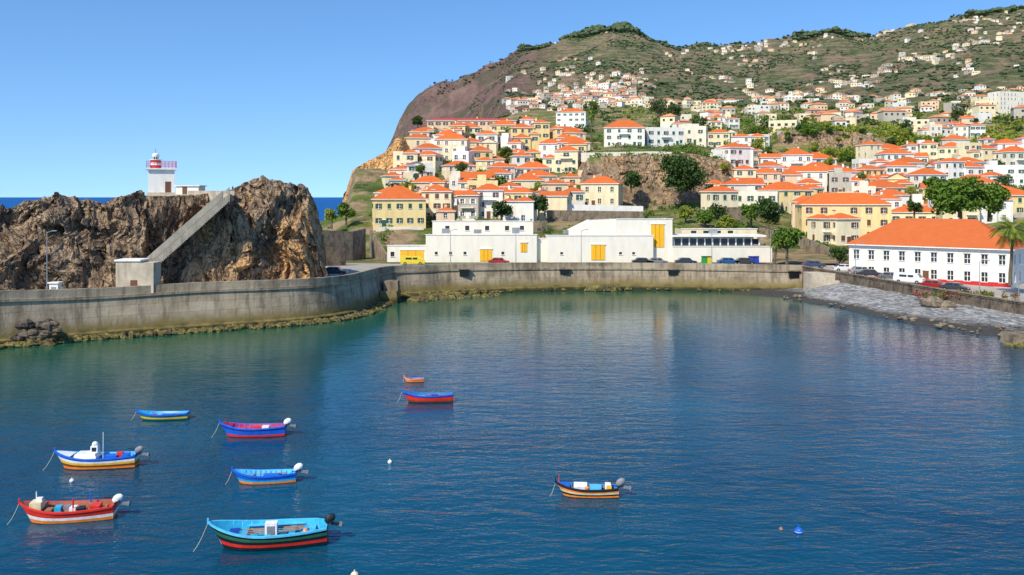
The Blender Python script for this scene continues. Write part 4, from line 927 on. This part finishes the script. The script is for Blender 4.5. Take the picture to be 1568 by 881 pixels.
def ex8(mb,L,B,Hh): mb.box((.6,0,Hh*.85),(.6,.5,.2),dblue); mb.box((-.6,.1,Hh*.8),(.7,.5,.08),lbl)
def ex1(mb,L,B,Hh): mb.box((.4,0,Hh*.8),(.9,.5,.1),blue)
boat(249,642,78,[blue,green,yel,green],cyan,blue,yaw=4,name='rowing_boat',extra=ex1,thw=blue,hh=.62)
boat(387,667,100,[dblue,blue,blue,red],pc('inred',(.40,.03,.14)),blue,yaw=3,motor=white,extra=ex2)
boat(147,715,122,[blue,white,yel,brn,org],lbl,blue,yaw=5,motor=grey,extra=ex3,foredeck=white)
boat(405,738,96,[blue,blue,cyan,org],lbl,blue,yaw=6,motor=white,extra=ex1,thw=cyan)
boat(104,795,138,[red,red,white,org],pc('inbrown',(.34,.13,.06)),red,yaw=9,motor=white,extra=ex5)
boat(411,833,178,[blk_,green,blk_,red,blk_],cyan,lbl,yaw=8,motor=blk_,extra=ex6,beam=.40)
boat(899,759,96,[blk_,org,cream,blk_,org],pc('inblue',(.04,.20,.52)),blk_,yaw=-4,motor=grey,extra=ex7,foredeck=blue)
boat(655,615,78,[dblue,red,red,brn],pc('indb',(.04,.16,.36)),blue,yaw=2,extra=ex8)
boat(634,585,30,[white,org,org],blue,org,yaw=3,name='dinghy',beam=.46,hh=.9)
def buoy(px,py,r,mat,name='mooring_buoy'):
    mb=MB(); mb.ball((0,0,r*.35),r,mat,12,8); mb.tube((0,0,r*1.2),(0,0,r*1.7),r*.22,r*.18,mat,8); mb.tube((0,0,r*.3),(0,0,r*.42),r*1.03,r*1.03,white if mat is not white else grey,12,False); D=Dz(py); mb.build(name,(X_(px,D),D,0),smooth=True)
buoy(597,709,.15,white); buoy(110,738,.15,white); buoy(1223,816,.22,blue); buoy(1196,811,.1,wood); buoy(543,884,.2,cream)
# ------------------------------------------------------------------ light, sky, camera
w=bpy.data.worlds.new('World'); scene.world=w; w.use_nodes=True; nt=w.node_tree; bg=nt.nodes['Background']
sk=nt.nodes.new('ShaderNodeTexSky'); sk.sky_type='NISHITA'; sk.sun_disc=False
EL=math.radians(46); AZ=math.radians(215); sk.sun_elevation=EL; sk.sun_rotation=AZ; sk.air_density=1.0; sk.dust_density=.3; sk.ozone_density=2.2; sk.altitude=0
tc=nt.nodes.new('ShaderNodeTexCoord'); ad=nt.nodes.new('ShaderNodeVectorMath'); ad.operation='ADD'; ad.inputs[1].default_value=(0,0,.11)
nm=nt.nodes.new('ShaderNodeVectorMath'); nm.operation='NORMALIZE'; nt.links.new(tc.outputs['Generated'],ad.inputs[0]); nt.links.new(ad.outputs[0],nm.inputs[0]); nt.links.new(nm.outputs[0],sk.inputs[0])
hs=nt.nodes.new('ShaderNodeHueSaturation'); hs.inputs['Saturation'].default_value=1.18
tint=mixc(nt,1.0,hs.outputs[0],(1.0,1.13,1.26),'MULTIPLY')
nt.links.new(sk.outputs[0],hs.inputs['Color']); nt.links.new(tint,bg.inputs[0]); bg.inputs[1].default_value=.15
ld=bpy.data.lights.new('sun','SUN'); ld.energy=5.0; ld.angle=math.radians(.5); ld.color=(1,.92,.76); lo=bpy.data.objects.new('sun',ld); COL.objects.link(lo)
s=Vector((math.sin(AZ)*math.cos(EL),math.cos(AZ)*math.cos(EL),math.sin(EL))); lo.rotation_euler=s.to_track_quat('Z','Y').to_euler()
cd=bpy.data.cameras.new('camera'); cam=bpy.data.objects.new('camera',cd); COL.objects.link(cam); cam.location=(0,0,H); cam.rotation_euler=(math.radians(90),0,0)
cd.sensor_width=36; cd.lens=36*F/1568; cd.shift_y=-(440.5-302)/1568; cd.clip_start=.5; cd.clip_end=80000; scene.camera=cam
scene.view_settings.view_transform='Standard'; scene.view_settings.look='None'; scene.view_settings.exposure=0
